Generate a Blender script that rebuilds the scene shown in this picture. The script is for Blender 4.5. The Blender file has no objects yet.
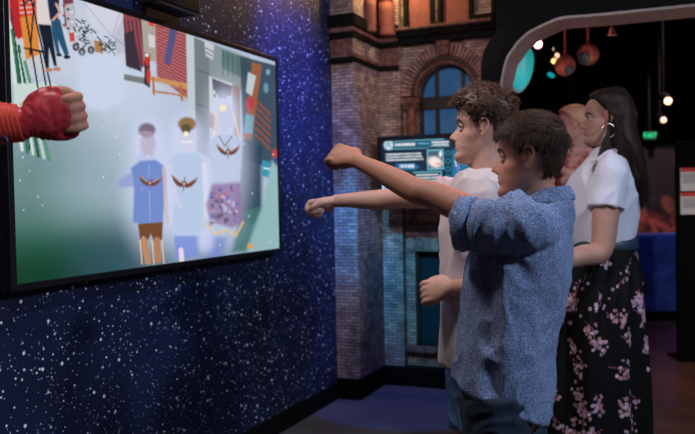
import bpy, bmesh, math, random
import numpy as np
from mathutils import Vector, Matrix, noise
random.seed(7); rng = np.random.default_rng(7)
PI = math.pi
SC = bpy.context.scene
COL = SC.collection
V = Vector

# ---------------------------------------------------------------- camera
EYE = 1.19; F = 765.0
cam = bpy.data.cameras.new('camera'); camo = bpy.data.objects.new('camera', cam); COL.objects.link(camo)
cam.sensor_width = 36; cam.lens = F*36/695
MC = Matrix.Translation((0, 0, EYE)) @ Matrix.Rotation(math.radians(90-1.36), 4, 'X') @ Matrix.Rotation(math.radians(-1.15), 4, 'Z')
camo.matrix_world = MC
cam.clip_start = .05
cam.dof.use_dof = True; cam.dof.focus_distance = 2.05; cam.dof.aperture_fstop = 3.6
SC.camera = camo
MCI = MC.inverted()
def ray(px, py):
    return (MC.to_3x3() @ V(((px-347.5)/F, (217-py)/F, -1)))
def P(px, py, y):                       # point seen at px,py at depth y
    r = ray(px, py); return V((0, 0, EYE)) + r*(y/r.y)
def proj(p):
    c = MCI @ V(p); return 347.5+F*c.x/-c.z, 217-F*c.y/-c.z

# ---------------------------------------------------------------- world, exposure, lights
SC.view_settings.view_transform = 'Standard'; SC.view_settings.look = 'None'
SC.view_settings.gamma = 1; SC.view_settings.use_curve_mapping = False
SC.view_settings.exposure = 0.0
w = bpy.data.worlds.new('world'); SC.world = w; w.use_nodes = True
w.node_tree.nodes['Background'].inputs[0].default_value = (.30, .38, .45, 1)
w.node_tree.nodes['Background'].inputs[1].default_value = .018

ANG = math.radians(-23.95)              # star wall frame: local x = away from the star wall, local y = along it
OX, OY = -.364, 3.92
WF = Matrix.Translation((OX, OY, 0)) @ Matrix.Rotation(ANG, 4, 'Z')
WFI = WF.inverted()
def W(v, u, z): return WF @ V((v, u, z))

def light(name, kind, loc, target, power, color, size=.3, spot=60, blend=.6):
    l = bpy.data.lights.new(name, kind); l.energy = power; l.color = color
    if kind == 'AREA': l.shape = 'DISK'; l.size = size
    elif kind == 'SPOT': l.spot_size = math.radians(spot); l.spot_blend = blend; l.shadow_soft_size = size
    else: l.shadow_soft_size = size
    o = bpy.data.objects.new(name, l); COL.objects.link(o); o.location = loc
    d = V(target)-V(loc); o.rotation_euler = d.to_track_quat('-Z', 'Y').to_euler()
    return o
light('ceiling_key_lamp', 'AREA', (2.3, .55, 2.7), (.6, 2.2, 1.05), 58, (.70, .78, 1), .30)
light('ceiling_side_lamp', 'AREA', (-.7, 1.5, 3.1), (.6, 2.3, 1.2), 24, (1, .84, .84), .3)
light('face_fill_spot', 'SPOT', (-.50, 2.15, 2.75), (.62, 2.3, 1.25), 60, (1, .86, .88), .08, 50, .8)  # added fill on the faces, stands in for light from the screen
light('left_warm_spot', 'SPOT', (-.35, .35, 2.6), (-.72, 1.48, 1.35), 22, (1, .72, .60), .06, 24, .8)
light('red_rim_spot', 'SPOT', (1.0, 3.4, 3.1), (.5, 2.05, 1.42), 75, (1, .12, .14), .08, 50)
light('blue_wall_spot', 'SPOT', W(1.0, -.1, 3.1), W(0, .22, 1.75), 430, (.10, .18, 1), .08, 38, 1)
light('blue_wall_spot_low', 'SPOT', W(1.7, -1.0, 2.9), W(0, -1.0, .5), 70, (.42, .66, 1), .1, 50, 1)
light('blue_floor_spot', 'SPOT', W(.45, .30, 3.0), W(.42, .84, .0), 170, (.02, .14, 1), .02, 26, .2)
light('portal_band_fill', 'SPOT', (2.35, 3.3, .25), (1.35, 4.15, 2.1), 45, (1, .62, .58), .05, 46, .8)  # added fill out of view, brightens the inside of the steel band
light('gallery_floor_fill', 'SPOT', (2.6, 4.3, 3.3), (2.1, 4.6, 0), 70, (1, .50, .34), .08, 52, 1)  # added warm fill to brighten the polished floor, no fixture modelled
light('cyan_wall_spot', 'SPOT', W(.45, -1.2, 2.7), W(.36, 1.1, .75), 340, (.02, .48, .9), .06, 20, 1)
light('cyan_pier_spot', 'SPOT', W(.35, -1.3, 2.7), W(.06, .7, 1.0), 260, (.01, .22, 1), .04, 13, 1)
light('pink_wall_spot', 'SPOT', W(1.3, -.6, 2.2), W(.35, 1.0, 1.95), 44, (1, .66, .60), .08, 44, 1)
light('amber_cornice_lamp', 'POINT', W(.36, .90, 2.60), W(.3, 1, 2), 13, (1, .58, .24), .03)
light('gallery_warm_spot', 'SPOT', (2.6, 5.6, 3.2), (2.6, 5.2, 0), 70, (1, .36, .16), .15, 80, 1)
light('statue_spot', 'SPOT', (1.0, 5.0, 3.0), (1.42, 4.9, 1.3), 60, (1, .42, .30), .05, 50, 1)

# ---------------------------------------------------------------- helpers
def lin(c):
    return tuple(((x/255+.055)/1.055)**2.4 if x/255 > .04045 else x/255/12.92 for x in c)
MATS = {}
def mat(name, c=(.5, .5, .5), rough=.6, metal=0, emit=None, es=1, sss=0, spec=.5, coat=0, trans=0):
    m = bpy.data.materials.new(name); m.use_nodes = True
    b = m.node_tree.nodes['Principled BSDF']
    b.inputs['Base Color'].default_value = (*c, 1); b.inputs['Roughness'].default_value = rough
    b.inputs['Metallic'].default_value = metal; b.inputs['Specular IOR Level'].default_value = spec
    if emit: b.inputs['Emission Color'].default_value = (*emit, 1); b.inputs['Emission Strength'].default_value = es
    if sss:
        b.inputs['Subsurface Weight'].default_value = sss; b.inputs['Subsurface Radius'].default_value = (.012, .005, .003)
        b.inputs['Subsurface Scale'].default_value = 1
    b.inputs['Coat Weight'].default_value = coat; b.inputs['Transmission Weight'].default_value = trans
    return m
def nd(m, t, **kw):
    n = m.node_tree.nodes.new(t)
    for k, v in kw.items(): setattr(n, k, v)
    return n
def lk(m, a, b): m.node_tree.links.new(a, b)
def bsdf(m): return m.node_tree.nodes['Principled BSDF']
def noise_col(m, scale, c1, c2, lo=.4, hi=.6, detail=3, rough=.6, stretch=None, bump=0, bscale=None):
    tc = nd(m, 'ShaderNodeTexCoord'); n = nd(m, 'ShaderNodeTexNoise')
    n.inputs['Scale'].default_value = scale; n.inputs['Detail'].default_value = detail; n.inputs['Roughness'].default_value = rough
    src = tc.outputs['Object']
    if stretch:
        mp = nd(m, 'ShaderNodeMapping'); mp.inputs['Scale'].default_value = stretch
        lk(m, src, mp.inputs[0]); src = mp.outputs[0]
    lk(m, src, n.inputs['Vector'])
    r = nd(m, 'ShaderNodeValToRGB'); r.color_ramp.elements[0].position = lo; r.color_ramp.elements[1].position = hi
    r.color_ramp.elements[0].color = (*c1, 1); r.color_ramp.elements[1].color = (*c2, 1)
    lk(m, n.outputs['Fac'], r.inputs[0]); lk(m, r.outputs[0], bsdf(m).inputs['Base Color'])
    if bump:
        bp = nd(m, 'ShaderNodeBump'); bp.inputs['Strength'].default_value = bump; bp.inputs['Distance'].default_value = .002
        lk(m, n.outputs['Fac'], bp.inputs['Height']); lk(m, bp.outputs[0], bsdf(m).inputs['Normal'])
    return m
def attr_col(m, name='Col', emit=False, strength=1):
    a = nd(m, 'ShaderNodeAttribute'); a.attribute_name = name
    if emit:
        lk(m, a.outputs['Color'], bsdf(m).inputs['Emission Color']); bsdf(m).inputs['Emission Strength'].default_value = strength
    else: lk(m, a.outputs['Color'], bsdf(m).inputs['Base Color'])
    return m

def link(name, me, m, parent=None, smooth=False, wf=False):
    o = bpy.data.objects.new(name, me); COL.objects.link(o)
    if m and not me.materials: me.materials.append(m)
    if smooth: me.polygons.foreach_set('use_smooth', [True]*len(me.polygons))
    if wf: o.matrix_world = WF
    if parent:
        o.parent = parent
        if wf: o.matrix_parent_inverse = parent.matrix_basis.inverted()
        else: o.matrix_parent_inverse = parent.matrix_basis.inverted()
    return o
def mk(name, vf, m, parent=None, smooth=False, wf=False):
    me = bpy.data.meshes.new(name); me.from_pydata([tuple(v) for v in vf[0]], [], [tuple(f) for f in vf[1]]); me.validate(); me.update()
    bm = bmesh.new(); bm.from_mesh(me); bmesh.ops.recalc_face_normals(bm, faces=bm.faces); bm.to_mesh(me); bm.free()
    return link(name, me, m, parent, smooth, wf)
def tag(o, label=None, cat=None, group=None, kind=None):
    if label: o['label'] = label
    if cat: o['category'] = cat
    if group: o['group'] = group
    if kind: o['kind'] = kind
    return o
def empty(name, loc, label=None, cat=None, group=None):
    o = bpy.data.objects.new(name, None); COL.objects.link(o); o.location = loc; o.empty_display_size = .1
    return tag(o, label, cat, group)
def join(*vfs):
    vs, fs = [], []
    for v, f in vfs:
        n = len(vs); vs += list(v); fs += [tuple(i+n for i in q) for q in f]
    return vs, fs
def box(x0, x1, y0, y1, z0, z1):
    v = [(x, y, z) for z in (z0, z1) for x, y in ((x0, y0), (x1, y0), (x1, y1), (x0, y1))]
    return v, [(0, 3, 2, 1), (4, 5, 6, 7), (0, 1, 5, 4), (1, 2, 6, 5), (2, 3, 7, 6), (3, 0, 4, 7)]
def prism(pts, y0, y1):                 # outline in x,z extruded along y
    n = len(pts); v = [(x, y0, z) for x, z in pts]+[(x, y1, z) for x, z in pts]
    return v, [tuple(range(n)), tuple(range(2*n-1, n-1, -1))]+[(i, i+n, (i+1) % n+n, (i+1) % n) for i in range(n)]
def band(inner, outer, y0, y1, closed=False):   # strip between two x,z polylines, extruded
    n = len(inner); vs = []
    for y in (y0, y1):
        for a in (inner, outer): vs += [(x, y, z) for x, z in a]
    fs = []; A, B, C_, D = 0, n, 2*n, 3*n
    for i in range(n-1):
        fs += [(A+i, A+i+1, B+i+1, B+i), (C_+i, D+i, D+i+1, C_+i+1), (A+i, C_+i, C_+i+1, A+i+1), (B+i, B+i+1, D+i+1, D+i)]
    fs += [(A, B, D, C_), (A+n-1, C_+n-1, D+n-1, B+n-1)]
    return vs, fs
def bevel(o, wd=.004, seg=2):
    m = o.modifiers.new('bevel', 'BEVEL'); m.width = wd; m.segments = seg; m.limit_method = 'ANGLE'; return o

def catmull(ps, sub):
    ps = [np.array(p, float) for p in ps]; out = []
    n = len(ps)
    for i in range(n-1):
        p0 = ps[max(i-1, 0)]; p1 = ps[i]; p2 = ps[i+1]; p3 = ps[min(i+2, n-1)]
        for k in range(sub):
            t = k/sub
            out.append(.5*((2*p1)+(-p0+p2)*t+(2*p0-5*p1+4*p2-p3)*t*t+(-p0+3*p1-3*p2+p3)*t**3))
    out.append(ps[-1]); return out
def sweep(points, radii, side=None, n=20, sub=5, round_caps=True, sup=2.0):
    """tube; radii = r or (a,b): a along side vector, b along the other"""
    rr = [(r, r) if not hasattr(r, '__len__') else tuple(r) for r in radii]
    pr = [list(p)+list(r) for p, r in zip(points, rr)]
    q = catmull(pr, sub) if sub > 1 else [np.array(p, float) for p in pr]
    C_ = np.array([a[:3] for a in q]); R_ = np.maximum(np.array([a[3:] for a in q]), 1e-4)
    T = np.gradient(C_, axis=0); T /= np.linalg.norm(T, axis=1)[:, None]+1e-12
    if side is None:
        side = np.cross(T[0], [0, 0, 1.0]);
        if np.linalg.norm(side) < .3: side = np.array([1.0, 0, 0])
    side = np.array(side, float)
    rings = []
    def ring(c, t, s, a, b):
        s = s-t*np.dot(s, t); s /= np.linalg.norm(s)+1e-9; u = np.cross(t, s)
        th = np.arange(n)*2*PI/n; ct, st = np.cos(th), np.sin(th)
        k = 2/sup; ct = np.sign(ct)*np.abs(ct)**k; st = np.sign(st)*np.abs(st)**k
        rings.append(c+np.outer(a*ct, s)+np.outer(b*st, u)); return s
    if round_caps:
        for f in (.35, .75): ring(C_[0]-T[0]*min(R_[0])*math.cos(math.asin(f)), T[0], side, R_[0][0]*f, R_[0][1]*f)
    s = side
    for c, t, r in zip(C_, T, R_): s = ring(c, t, s, r[0], r[1])
    if round_caps:
        for f in (.75, .35): ring(C_[-1]+T[-1]*min(R_[-1])*math.cos(math.asin(f)), T[-1], s, R_[-1][0]*f, R_[-1][1]*f)
    vs = [tuple(v) for r in rings for v in r]; m = len(rings)
    fs = [(i*n+j, i*n+(j+1) % n, (i+1)*n+(j+1) % n, (i+1)*n+j) for i in range(m-1) for j in range(n)]
    fs += [tuple(range(n))[::-1], tuple((m-1)*n+j for j in range(n))]
    return vs, fs
def ellipsoid(c, r, nu=20, nv=14, R=None):
    vs = [(0, 0, -1)]+[(math.sin(PI*i/nv)*math.cos(2*PI*j/nu), math.sin(PI*i/nv)*math.sin(2*PI*j/nu), -math.cos(PI*i/nv)) for i in range(1, nv) for j in range(nu)]+[(0, 0, 1)]
    fs = [(0, 1+(j+1) % nu, 1+j) for j in range(nu)]
    fs += [(1+i*nu+j, 1+i*nu+(j+1) % nu, 1+(i+1)*nu+(j+1) % nu, 1+(i+1)*nu+j) for i in range(nv-2) for j in range(nu)]
    L = len(vs)-1; fs += [(L, 1+(nv-2)*nu+j, 1+(nv-2)*nu+(j+1) % nu) for j in range(nu)]
    out = []
    for v in vs:
        p = V((v[0]*r[0], v[1]*r[1], v[2]*r[2]))
        if R: p = R @ p
        out.append(tuple(p+V(c)))
    return out, fs
def torus(c, R, r, axis='y', n=40, k=10, M=None):
    vs = []
    for i in range(n):
        a = 2*PI*i/n
        for j in range(k):
            b = 2*PI*j/k; q = R+r*math.cos(b)
            p = V((q*math.cos(a), r*math.sin(b), q*math.sin(a)))
            if axis == 'z': p = V((p.x, p.z, p.y))
            if axis == 'x': p = V((p.y, p.x, p.z))
            if M: p = M @ p
            vs.append(tuple(p+V(c)))
    return vs, [(i*k+j, ((i+1) % n)*k+j, ((i+1) % n)*k+(j+1) % k, i*k+(j+1) % k) for i in range(n) for j in range(k)]
def xf(vf, M): return [tuple(M @ V(v)) for v in vf[0]], vf[1]

def remesh(vf, voxel=.003, smooth=3, fac=.5):
    me = bpy.data.meshes.new('tmp'); me.from_pydata([tuple(v) for v in vf[0]], [], [tuple(f) for f in vf[1]]); me.update()
    bm = bmesh.new(); bm.from_mesh(me)
    bmesh.ops.triangulate(bm, faces=[f for f in bm.faces if len(f.verts) > 4])
    bmesh.ops.recalc_face_normals(bm, faces=bm.faces); bm.to_mesh(me); bm.free()
    o = bpy.data.objects.new('tmp', me); COL.objects.link(o)
    r = o.modifiers.new('r', 'REMESH'); r.mode = 'VOXEL'; r.voxel_size = voxel; r.use_smooth_shade = True
    if smooth:
        s = o.modifiers.new('s', 'SMOOTH'); s.iterations = smooth; s.factor = fac
    dg = bpy.context.evaluated_depsgraph_get(); dg.update()
    out = bpy.data.meshes.new_from_object(o.evaluated_get(dg)); bpy.data.objects.remove(o); bpy.data.meshes.remove(me)
    return out
def co(me):
    a = np.empty(len(me.vertices)*3, np.float32); me.vertices.foreach_get('co', a); return a.reshape(-1, 3)
def setco(me, a): me.vertices.foreach_set('co', a.astype(np.float32).ravel()); me.update()
def nrm(me):
    a = np.empty(len(me.vertices)*3, np.float32); me.vertex_normals.foreach_get('vector', a); return a.reshape(-1, 3)
def setcol(me, c, name='Col'):
    at = me.color_attributes.new(name, 'FLOAT_COLOR', 'POINT')
    a = np.ones((len(c), 4), np.float32); a[:, :3] = c; at.data.foreach_set('color', a.ravel())
def wrinkle(me, amp, scale, seed=0, sharp=True):
    """cloth folds: ridged noise, scale = (x,y,z) frequency"""
    c = co(me); n = nrm(me); out = c.copy()
    for i in range(len(c)):
        p = V((c[i][0]*scale[0]+seed, c[i][1]*scale[1], c[i][2]*scale[2]))
        q = noise.noise(p*.5+V((9, 3, seed)))*1.2
        v = noise.noise(p+V((q, q, -q)))
        if sharp: v = 1-2*abs(v)*1.6
        out[i] += n[i]*amp*v
    setco(me, out); return me
def sstep(x, a, b):
    t = np.clip((x-a)/(b-a), 0, 1); return t*t*(3-2*t)

# ---------------------------------------------------------------- painter for screens and printed cloth
class Painter:
    def __init__(s, X, Y, base): s.X, s.Y = X, Y; s.C = np.tile(np.array(lin(base)), (len(X), 1))
    def mix(s, a, c):
        a = a[:, None]; s.C = s.C*(1-a)+np.array(lin(c))*a
    def poly(s, pts, c, alpha=1, soft=.8):
        X, Y = s.X, s.Y; d = np.full(len(X), 1e9); inside = np.zeros(len(X), bool); n = len(pts)
        for i in range(n):
            x0, y0 = pts[i]; x1, y1 = pts[(i+1) % n]; dx, dy = x1-x0, y1-y0; L = dx*dx+dy*dy+1e-9
            t = np.clip(((X-x0)*dx+(Y-y0)*dy)/L, 0, 1); d = np.minimum(d, np.hypot(X-x0-t*dx, Y-y0-t*dy))
            cr = ((y0 > Y) != (y1 > Y)) & (X < (x1-x0)*(Y-y0)/((y1-y0) or 1e-9)+x0); inside ^= cr
        sd = np.where(inside, -d, d); s.mix(alpha*(1-sstep(sd, -soft, soft)), c)
    def ell(s, cx, cy, rx, ry, c, alpha=1, soft=.25, rot=0):
        a = math.radians(rot); dx, dy = s.X-cx, s.Y-cy
        u = (dx*math.cos(a)+dy*math.sin(a))/rx; v = (-dx*math.sin(a)+dy*math.cos(a))/ry
        s.mix(alpha*(1-sstep(np.hypot(u, v), 1-soft, 1+soft)), c)
    def line(s, pts, w_, c, alpha=1, soft=.6):
        d = np.full(len(s.X), 1e9)
        for (x0, y0), (x1, y1) in zip(pts, pts[1:]):
            dx, dy = x1-x0, y1-y0; L = dx*dx+dy*dy+1e-9
            t = np.clip(((s.X-x0)*dx+(s.Y-y0)*dy)/L, 0, 1); d = np.minimum(d, np.hypot(s.X-x0-t*dx, s.Y-y0-t*dy))
        s.mix(alpha*(1-sstep(d, w_/2-soft/2, w_/2+soft/2)), c)
def grid_panel(p00, p10, p01, nx, ny):  # p00 top-left, p10 top-right, p01 bottom-left
    p00, p10, p01 = map(np.array, (p00, p10, p01))
    a, b = np.meshgrid(np.linspace(0, 1, nx), np.linspace(0, 1, ny))
    pts = p00+a.reshape(-1, 1)*(p10-p00)+b.reshape(-1, 1)*(p01-p00)
    idx = np.arange(nx*ny).reshape(ny, nx)
    fs = np.stack([idx[:-1, :-1], idx[1:, :-1], idx[1:, 1:], idx[:-1, 1:]], -1).reshape(-1, 4)
    me = bpy.data.meshes.new('panel'); me.from_pydata(pts.tolist(), [], fs.tolist()); me.update()
    return me, pts

# ================================================================ STRUCTURE
def brick_mat(name, axis, c1, c2, mortar, scale=1.0):
    m = mat(name, rough=.85, spec=.2)
    tc = nd(m, 'ShaderNodeTexCoord'); sp = nd(m, 'ShaderNodeSeparateXYZ'); cb = nd(m, 'ShaderNodeCombineXYZ')
    lk(m, tc.outputs['Object'], sp.inputs[0]); lk(m, sp.outputs[axis], cb.inputs[0]); lk(m, sp.outputs[2], cb.inputs[1])
    b = nd(m, 'ShaderNodeTexBrick'); b.inputs['Scale'].default_value = 1
    b.inputs['Brick Width'].default_value = .088*scale; b.inputs['Row Height'].default_value = .030*scale
    b.inputs['Mortar Size'].default_value = .0022; b.inputs['Mortar Smooth'].default_value = .3; b.inputs['Bias'].default_value = -.1
    b.inputs['Color1'].default_value = (*c1, 1); b.inputs['Color2'].default_value = (*c2, 1); b.inputs['Mortar'].default_value = (*mortar, 1)
    lk(m, cb.outputs[0], b.inputs['Vector'])
    n = nd(m, 'ShaderNodeTexNoise'); n.inputs['Scale'].default_value = 14; n.inputs['Detail'].default_value = 5; lk(m, tc.outputs['Object'], n.inputs['Vector'])
    r = nd(m, 'ShaderNodeMapRange'); r.inputs[1].default_value = .3; r.inputs[2].default_value = .7; r.inputs[3].default_value = .55; r.inputs[4].default_value = 1.25
    lk(m, n.outputs['Fac'], r.inputs[0])
    mx = nd(m, 'ShaderNodeVectorMath', operation='MULTIPLY'); lk(m, b.outputs['Color'], mx.inputs[0]); lk(m, r.outputs[0], mx.inputs[1])
    lk(m, mx.outputs[0], bsdf(m).inputs['Base Color'])
    bp = nd(m, 'ShaderNodeBump'); bp.inputs['Strength'].default_value = .8; bp.inputs['Distance'].default_value = .006; bp.invert = True
    lk(m, b.outputs['Fac'], bp.inputs['Height']); lk(m, bp.outputs[0], bsdf(m).inputs['Normal'])
    return m
BC = ((.44, .35, .31), (.22, .16, .145), (.07, .055, .05))
BRX = brick_mat('brick_facing_x', 0, *BC, .66); BRY = brick_mat('brick_facing_y', 1, *BC, .66)
STONE = noise_col(mat('terracotta_stone', rough=.8, spec=.2), 30, (.09, .045, .038), (.18, .095, .08), bump=.3)
STONE2 = noise_col(mat('terracotta_panel', rough=.7, spec=.3), 40, (.17, .06, .05), (.22, .08, .066), bump=.2)
DARK = mat('black_paint', (.0045, .005, .005), .7, spec=.1)
BLK = mat('black_plastic', (.008, .008, .010), .35, spec=.4)

# star wall
m = mat('printed_starfield', rough=.55, spec=.3)
tc = nd(m, 'ShaderNodeTexCoord')
prev = None
n1 = nd(m, 'ShaderNodeTexNoise'); n1.inputs['Scale'].default_value = 2.2; n1.inputs['Detail'].default_value = 5; lk(m, tc.outputs['Object'], n1.inputs['Vector'])
rb = nd(m, 'ShaderNodeValToRGB'); e = rb.color_ramp.elements
e[0].position = .3; e[0].color = (.004, .007, .018, 1); e[1].position = .72; e[1].color = (.013, .023, .080, 1)
lk(m, n1.outputs['Fac'], rb.inputs[0]); prev = rb.outputs[0]
for sc, rad, dens, colr in ((24, .17, .5, (1, 1, 1)), (46, .21, .5, (.95, .97, 1)), (85, .24, .4, (.55, .62, .9))):
    vo = nd(m, 'ShaderNodeTexVoronoi'); vo.inputs['Scale'].default_value = sc; lk(m, tc.outputs['Object'], vo.inputs['Vector'])
    sp = nd(m, 'ShaderNodeSeparateColor'); lk(m, vo.outputs['Color'], sp.inputs[0])
    # star radius differs per cell: rad * (r-dens)/(1-dens)
    mr = nd(m, 'ShaderNodeMapRange'); mr.inputs[1].default_value = dens; mr.inputs[2].default_value = 1; mr.inputs[3].default_value = 0; mr.inputs[4].default_value = rad
    lk(m, sp.outputs[0], mr.inputs[0])
    lt = nd(m, 'ShaderNodeMath', operation='SUBTRACT'); lk(m, mr.outputs[0], lt.inputs[0]); lk(m, vo.outputs['Distance'], lt.inputs[1])
    ml = nd(m, 'ShaderNodeMath', operation='MULTIPLY'); ml.inputs[1].default_value = 18; ml.use_clamp = True; lk(m, lt.outputs[0], ml.inputs[0])
    mx = nd(m, 'ShaderNodeMix', data_type='RGBA'); lk(m, ml.outputs[0], mx.inputs[0]); lk(m, prev, mx.inputs[6]); mx.inputs[7].default_value = (*colr, 1)
    prev = mx.outputs[2]
lk(m, prev, bsdf(m).inputs['Base Color']); STAR = m
UA = .697; VA = .137; UB = 1.11; BAY = UB+.05
tag(mk('wall_left', box(-.15, 0, -5.2, UA, 0, 3.6), STAR, wf=True), kind='structure')
tag(bevel(mk('baseboard_left', box(0, .018, -5.2, UA, 0, .10), DARK, wf=True)), kind='structure')

CARPET = noise_col(mat('carpet', rough=.95, spec=.1), 160, (.055, .052, .055), (.13, .125, .13), .3, .7, bump=.5)
TILE = noise_col(mat('polished_floor', rough=.22, spec=.6), 3.0, (.060, .036, .030), (.13, .075, .06), .3, .7, detail=6)
tag(mk('floor', box(-4.5, 7, -1.5, 11.5, -.1, 0), CARPET), kind='structure')
tag(mk('ceiling', box(-4.5, 7, -1.5, 11.5, 3.6, 3.7), DARK), kind='structure')
tag(mk('wall_far', box(-1, 7, 11.3, 11.5, 0, 3.6), DARK), kind='structure')
tag(mk('wall_right', box(6.9, 7, -1.5, 11.3, 0, 3.6), DARK), kind='structure')

def lz(px, py, u):                      # where the ray meets the plane local-y = u : (v, z)
    o = WFI @ V((0, 0, EYE)); r = WFI.to_3x3() @ ray(px, py); t = (u-o.y)/r.y; p = o+r*t; return p.x, p.z
def lu(px, py, v=0):                    # where the ray meets the plane local-x = v : (u, z)
    o = WFI @ V((0, 0, EYE)); r = WFI.to_3x3() @ ray(px, py); t = (v-o.x)/r.x; p = o+r*t; return p.y, p.z

# brick pier: face on x, side on y, second face on x
VB = lz(401, 150, UB)[0]                # right edge of second face
pier = empty('brick_pier', W(VA/2, UA, 0), 'stepped brick pier with moulded bands where the starry wall ends', 'pier')
H = 3.55
mk('pier_front', box(.001, VA-.001, UA+.002, UB+.08, 0, H), BRX, pier, wf=True)
mk('pier_return', box(VA, VA+.012, UA+.004, UB, 0, H), BRY, pier, wf=True)
mk('pier_face', box(VA+.012, VB-.001, UB, UB+.10, 0, H), BRX, pier, wf=True)
def moulding(z0, z1, out, m=STONE, name='moulding'):
    a = [(-.0, UA-out, VA+out), (0, 0, 0)]
    vf = join(box(0.001, VA+out, UA-out, UA+.003, z0, z1), box(VA, VA+out, UA-out+.001, UB, z0, z1),
              box(VA, VB, UB-out, UB+.001, z0, z1))
    return bevel(mk(name, vf, m, pier, wf=True), .006)
zc = lambda py: lz(341, py, UA)[1]
moulding(zc(58), zc(53), .016); moulding(zc(63), zc(58), .028, DARK, 'moulding'); moulding(zc(53), zc(39), .006, STONE)
moulding(zc(39), zc(33), .020, DARK); moulding(zc(33), zc(28), .026); moulding(zc(28), zc(15), .034, DARK, 'cornice')
moulding(.0, .125, .02, DARK, 'plinth')

# window bay of the facade
bay = empty('brick_facade', W(.7, BAY, 0), 'brick facade bay with arched window above a small dark window', 'facade')
vL = VB+.001; vR = lz(497, 100, BAY)[0]
cx_, zsp = lz(446, 94, BAY); rg = (lz(473, 94, BAY)[0]-lz(421, 94, BAY)[0])/2; zt = lz(446, 67, BAY)[1]
vo_, _ = lz(402, 94, BAY); ro = cx_-vo_; zto = lz(446, 43, BAY)[1]
def arc(rx, rz, n=28, a0=0, a1=PI): return [(cx_+rx*math.cos(a1+(a0-a1)*i/n), zsp+rz*math.sin(a1+(a0-a1)*i/n)) for i in range(n+1)]
rzg = zt-zsp; rzo = zto-zsp
ri = rg*1.10; rzi = rzg*1.10
# low window
lx0, lz1 = lz(415, 251, BAY); lx1 = lx0+.42; lz0 = lz(415, 345, BAY)[1]
zlow_arch = lz1+.0
# brick skin with openings, as strips
zjamb = lz(446, 205, BAY)[1]
skin = join(box(vL, cx_-ri, BAY, 1.6, zjamb, zsp), box(cx_+ri, vR, BAY, 1.6, zjamb, zsp),
            band(arc(ri, rzi), [(x, H) for x, z in arc(ri, rzi)], BAY, 1.6),
            box(vL, cx_-ri, BAY, 1.6, zsp, H), box(cx_+ri, vR, BAY, 1.6, zsp, H),
            box(vL, lx0, BAY, 1.6, 0, zjamb), box(lx1, vR, BAY, 1.6, 0, zjamb),
            box(lx0, lx1, BAY, 1.6, lz1, zjamb), box(lx0, lx1, BAY, 1.6, 0, lz0))
mk('brick_wall', skin, BRX, bay, wf=True)
zup = lz(560, 8, BAY)[1]; vX = lz(640, 5, BAY)[0]
mk('upper_brick_wall', box(vR, vX, BAY, 1.6, zup, H), BRX, bay, wf=True)
# voussoir ring
def vous(r0x, r0z, r1x, r1z, n, y0, m, name):
    gap = .012; parts = []
    for i in range(n):
        a0, a1 = PI*i/n+gap, PI*(i+1)/n-gap
        q = lambda rx, rz, a: (cx_+rx*math.cos(a), zsp+rz*math.sin(a))
        parts.append(prism([q(r0x, r0z, a0), q(r1x, r1z, a0), q(r1x, r1z, a1), q(r0x, r0z, a1)], y0, BAY+.002))
    return mk(name, join(*parts), m, bay, wf=True)
VOUS = noise_col(mat('voussoir_brick', rough=.85, spec=.2), 22, (.14, .09, .08), (.33, .22, .19), bump=.3)
vous(ro*.76, rzo*.76, ro, rzo, 33, BAY-.022, VOUS, 'arch_voussoirs')
mk('arch_moulding', band(arc(ri*1.14, rzi*1.14), arc(ro*.755, rzo*.755), BAY-.034, BAY+.002), mat('dark_stone', (.035, .022, .02), .7), bay, wf=True)
mk('arch_moulding', band(arc(ri, rzi), arc(ri*1.13, rzi*1.13), BAY-.02, BAY+.002), STONE, bay, wf=True)
k0 = lz(446, 38, BAY)[1]; k1 = zsp+rzo*.74
mk('keystone', prism([(cx_-.030, k1), (cx_+.030, k1), (cx_+.048, k0), (cx_-.048, k0)], BAY-.065, BAY), STONE, bay, wf=True)
for s in (-1, 1):
    mk('capital', join(box(cx_+s*ri*1.22-.06, cx_+s*ri*1.22+.06, BAY-.045, BAY, zsp-.05, zsp-.012), box(cx_+s*ri*1.22-.05, cx_+s*ri*1.22+.05, BAY-.035, BAY, zsp-.085, zsp-.05)), STONE, bay, wf=True)
    mk('jamb_column', sweep([(cx_+s*ri*1.22, BAY-.012, zjamb), (cx_+s*ri*1.22, BAY-.012, zsp-.08)], [.03, .03], n=16, sub=1, round_caps=False), STONE, bay, smooth=True, wf=True)
# window frame and glass
FR = mat('dark_window_frame', (.012, .010, .010), .5)
GL = noise_col(mat('dusk_blue_glass', rough=.15, emit=lin((40, 84, 130)), es=.55), 3, (.02, .06, .10), (.05, .12, .2))
yf = BAY+.06
mk('window_frame', join(band(arc(rg, rzg), arc(ri*1.02, rzi*1.02), yf-.02, yf+.03), *[box(cx_+x-.012, cx_+x+.012, yf-.01, yf+.03, zjamb, zsp+rzg*.93) for x in (-.075*1.0, .095)],
   box(cx_-ri, cx_+ri, yf-.02, yf+.03, zsp-.085, zsp-.005), box(cx_-ri, cx_-rg+.0, yf-.02, yf+.03, zjamb, zsp), box(cx_+rg, cx_+ri, yf-.02, yf+.03, zjamb, zsp),
   box(cx_-rg, cx_+rg, yf-.01, yf+.03, zsp-.27, zsp-.25), box(cx_-rg, cx_+rg, yf-.02, yf+.03, zjamb, zjamb+.05)), FR, bay, wf=True)
mk('window_pane', join(prism(arc(rg*1.01, rzg*1.01), yf+.01, yf+.02), box(cx_-rg, cx_+rg, yf+.01, yf+.02, zjamb, zsp)), GL, bay, wf=True)
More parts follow.
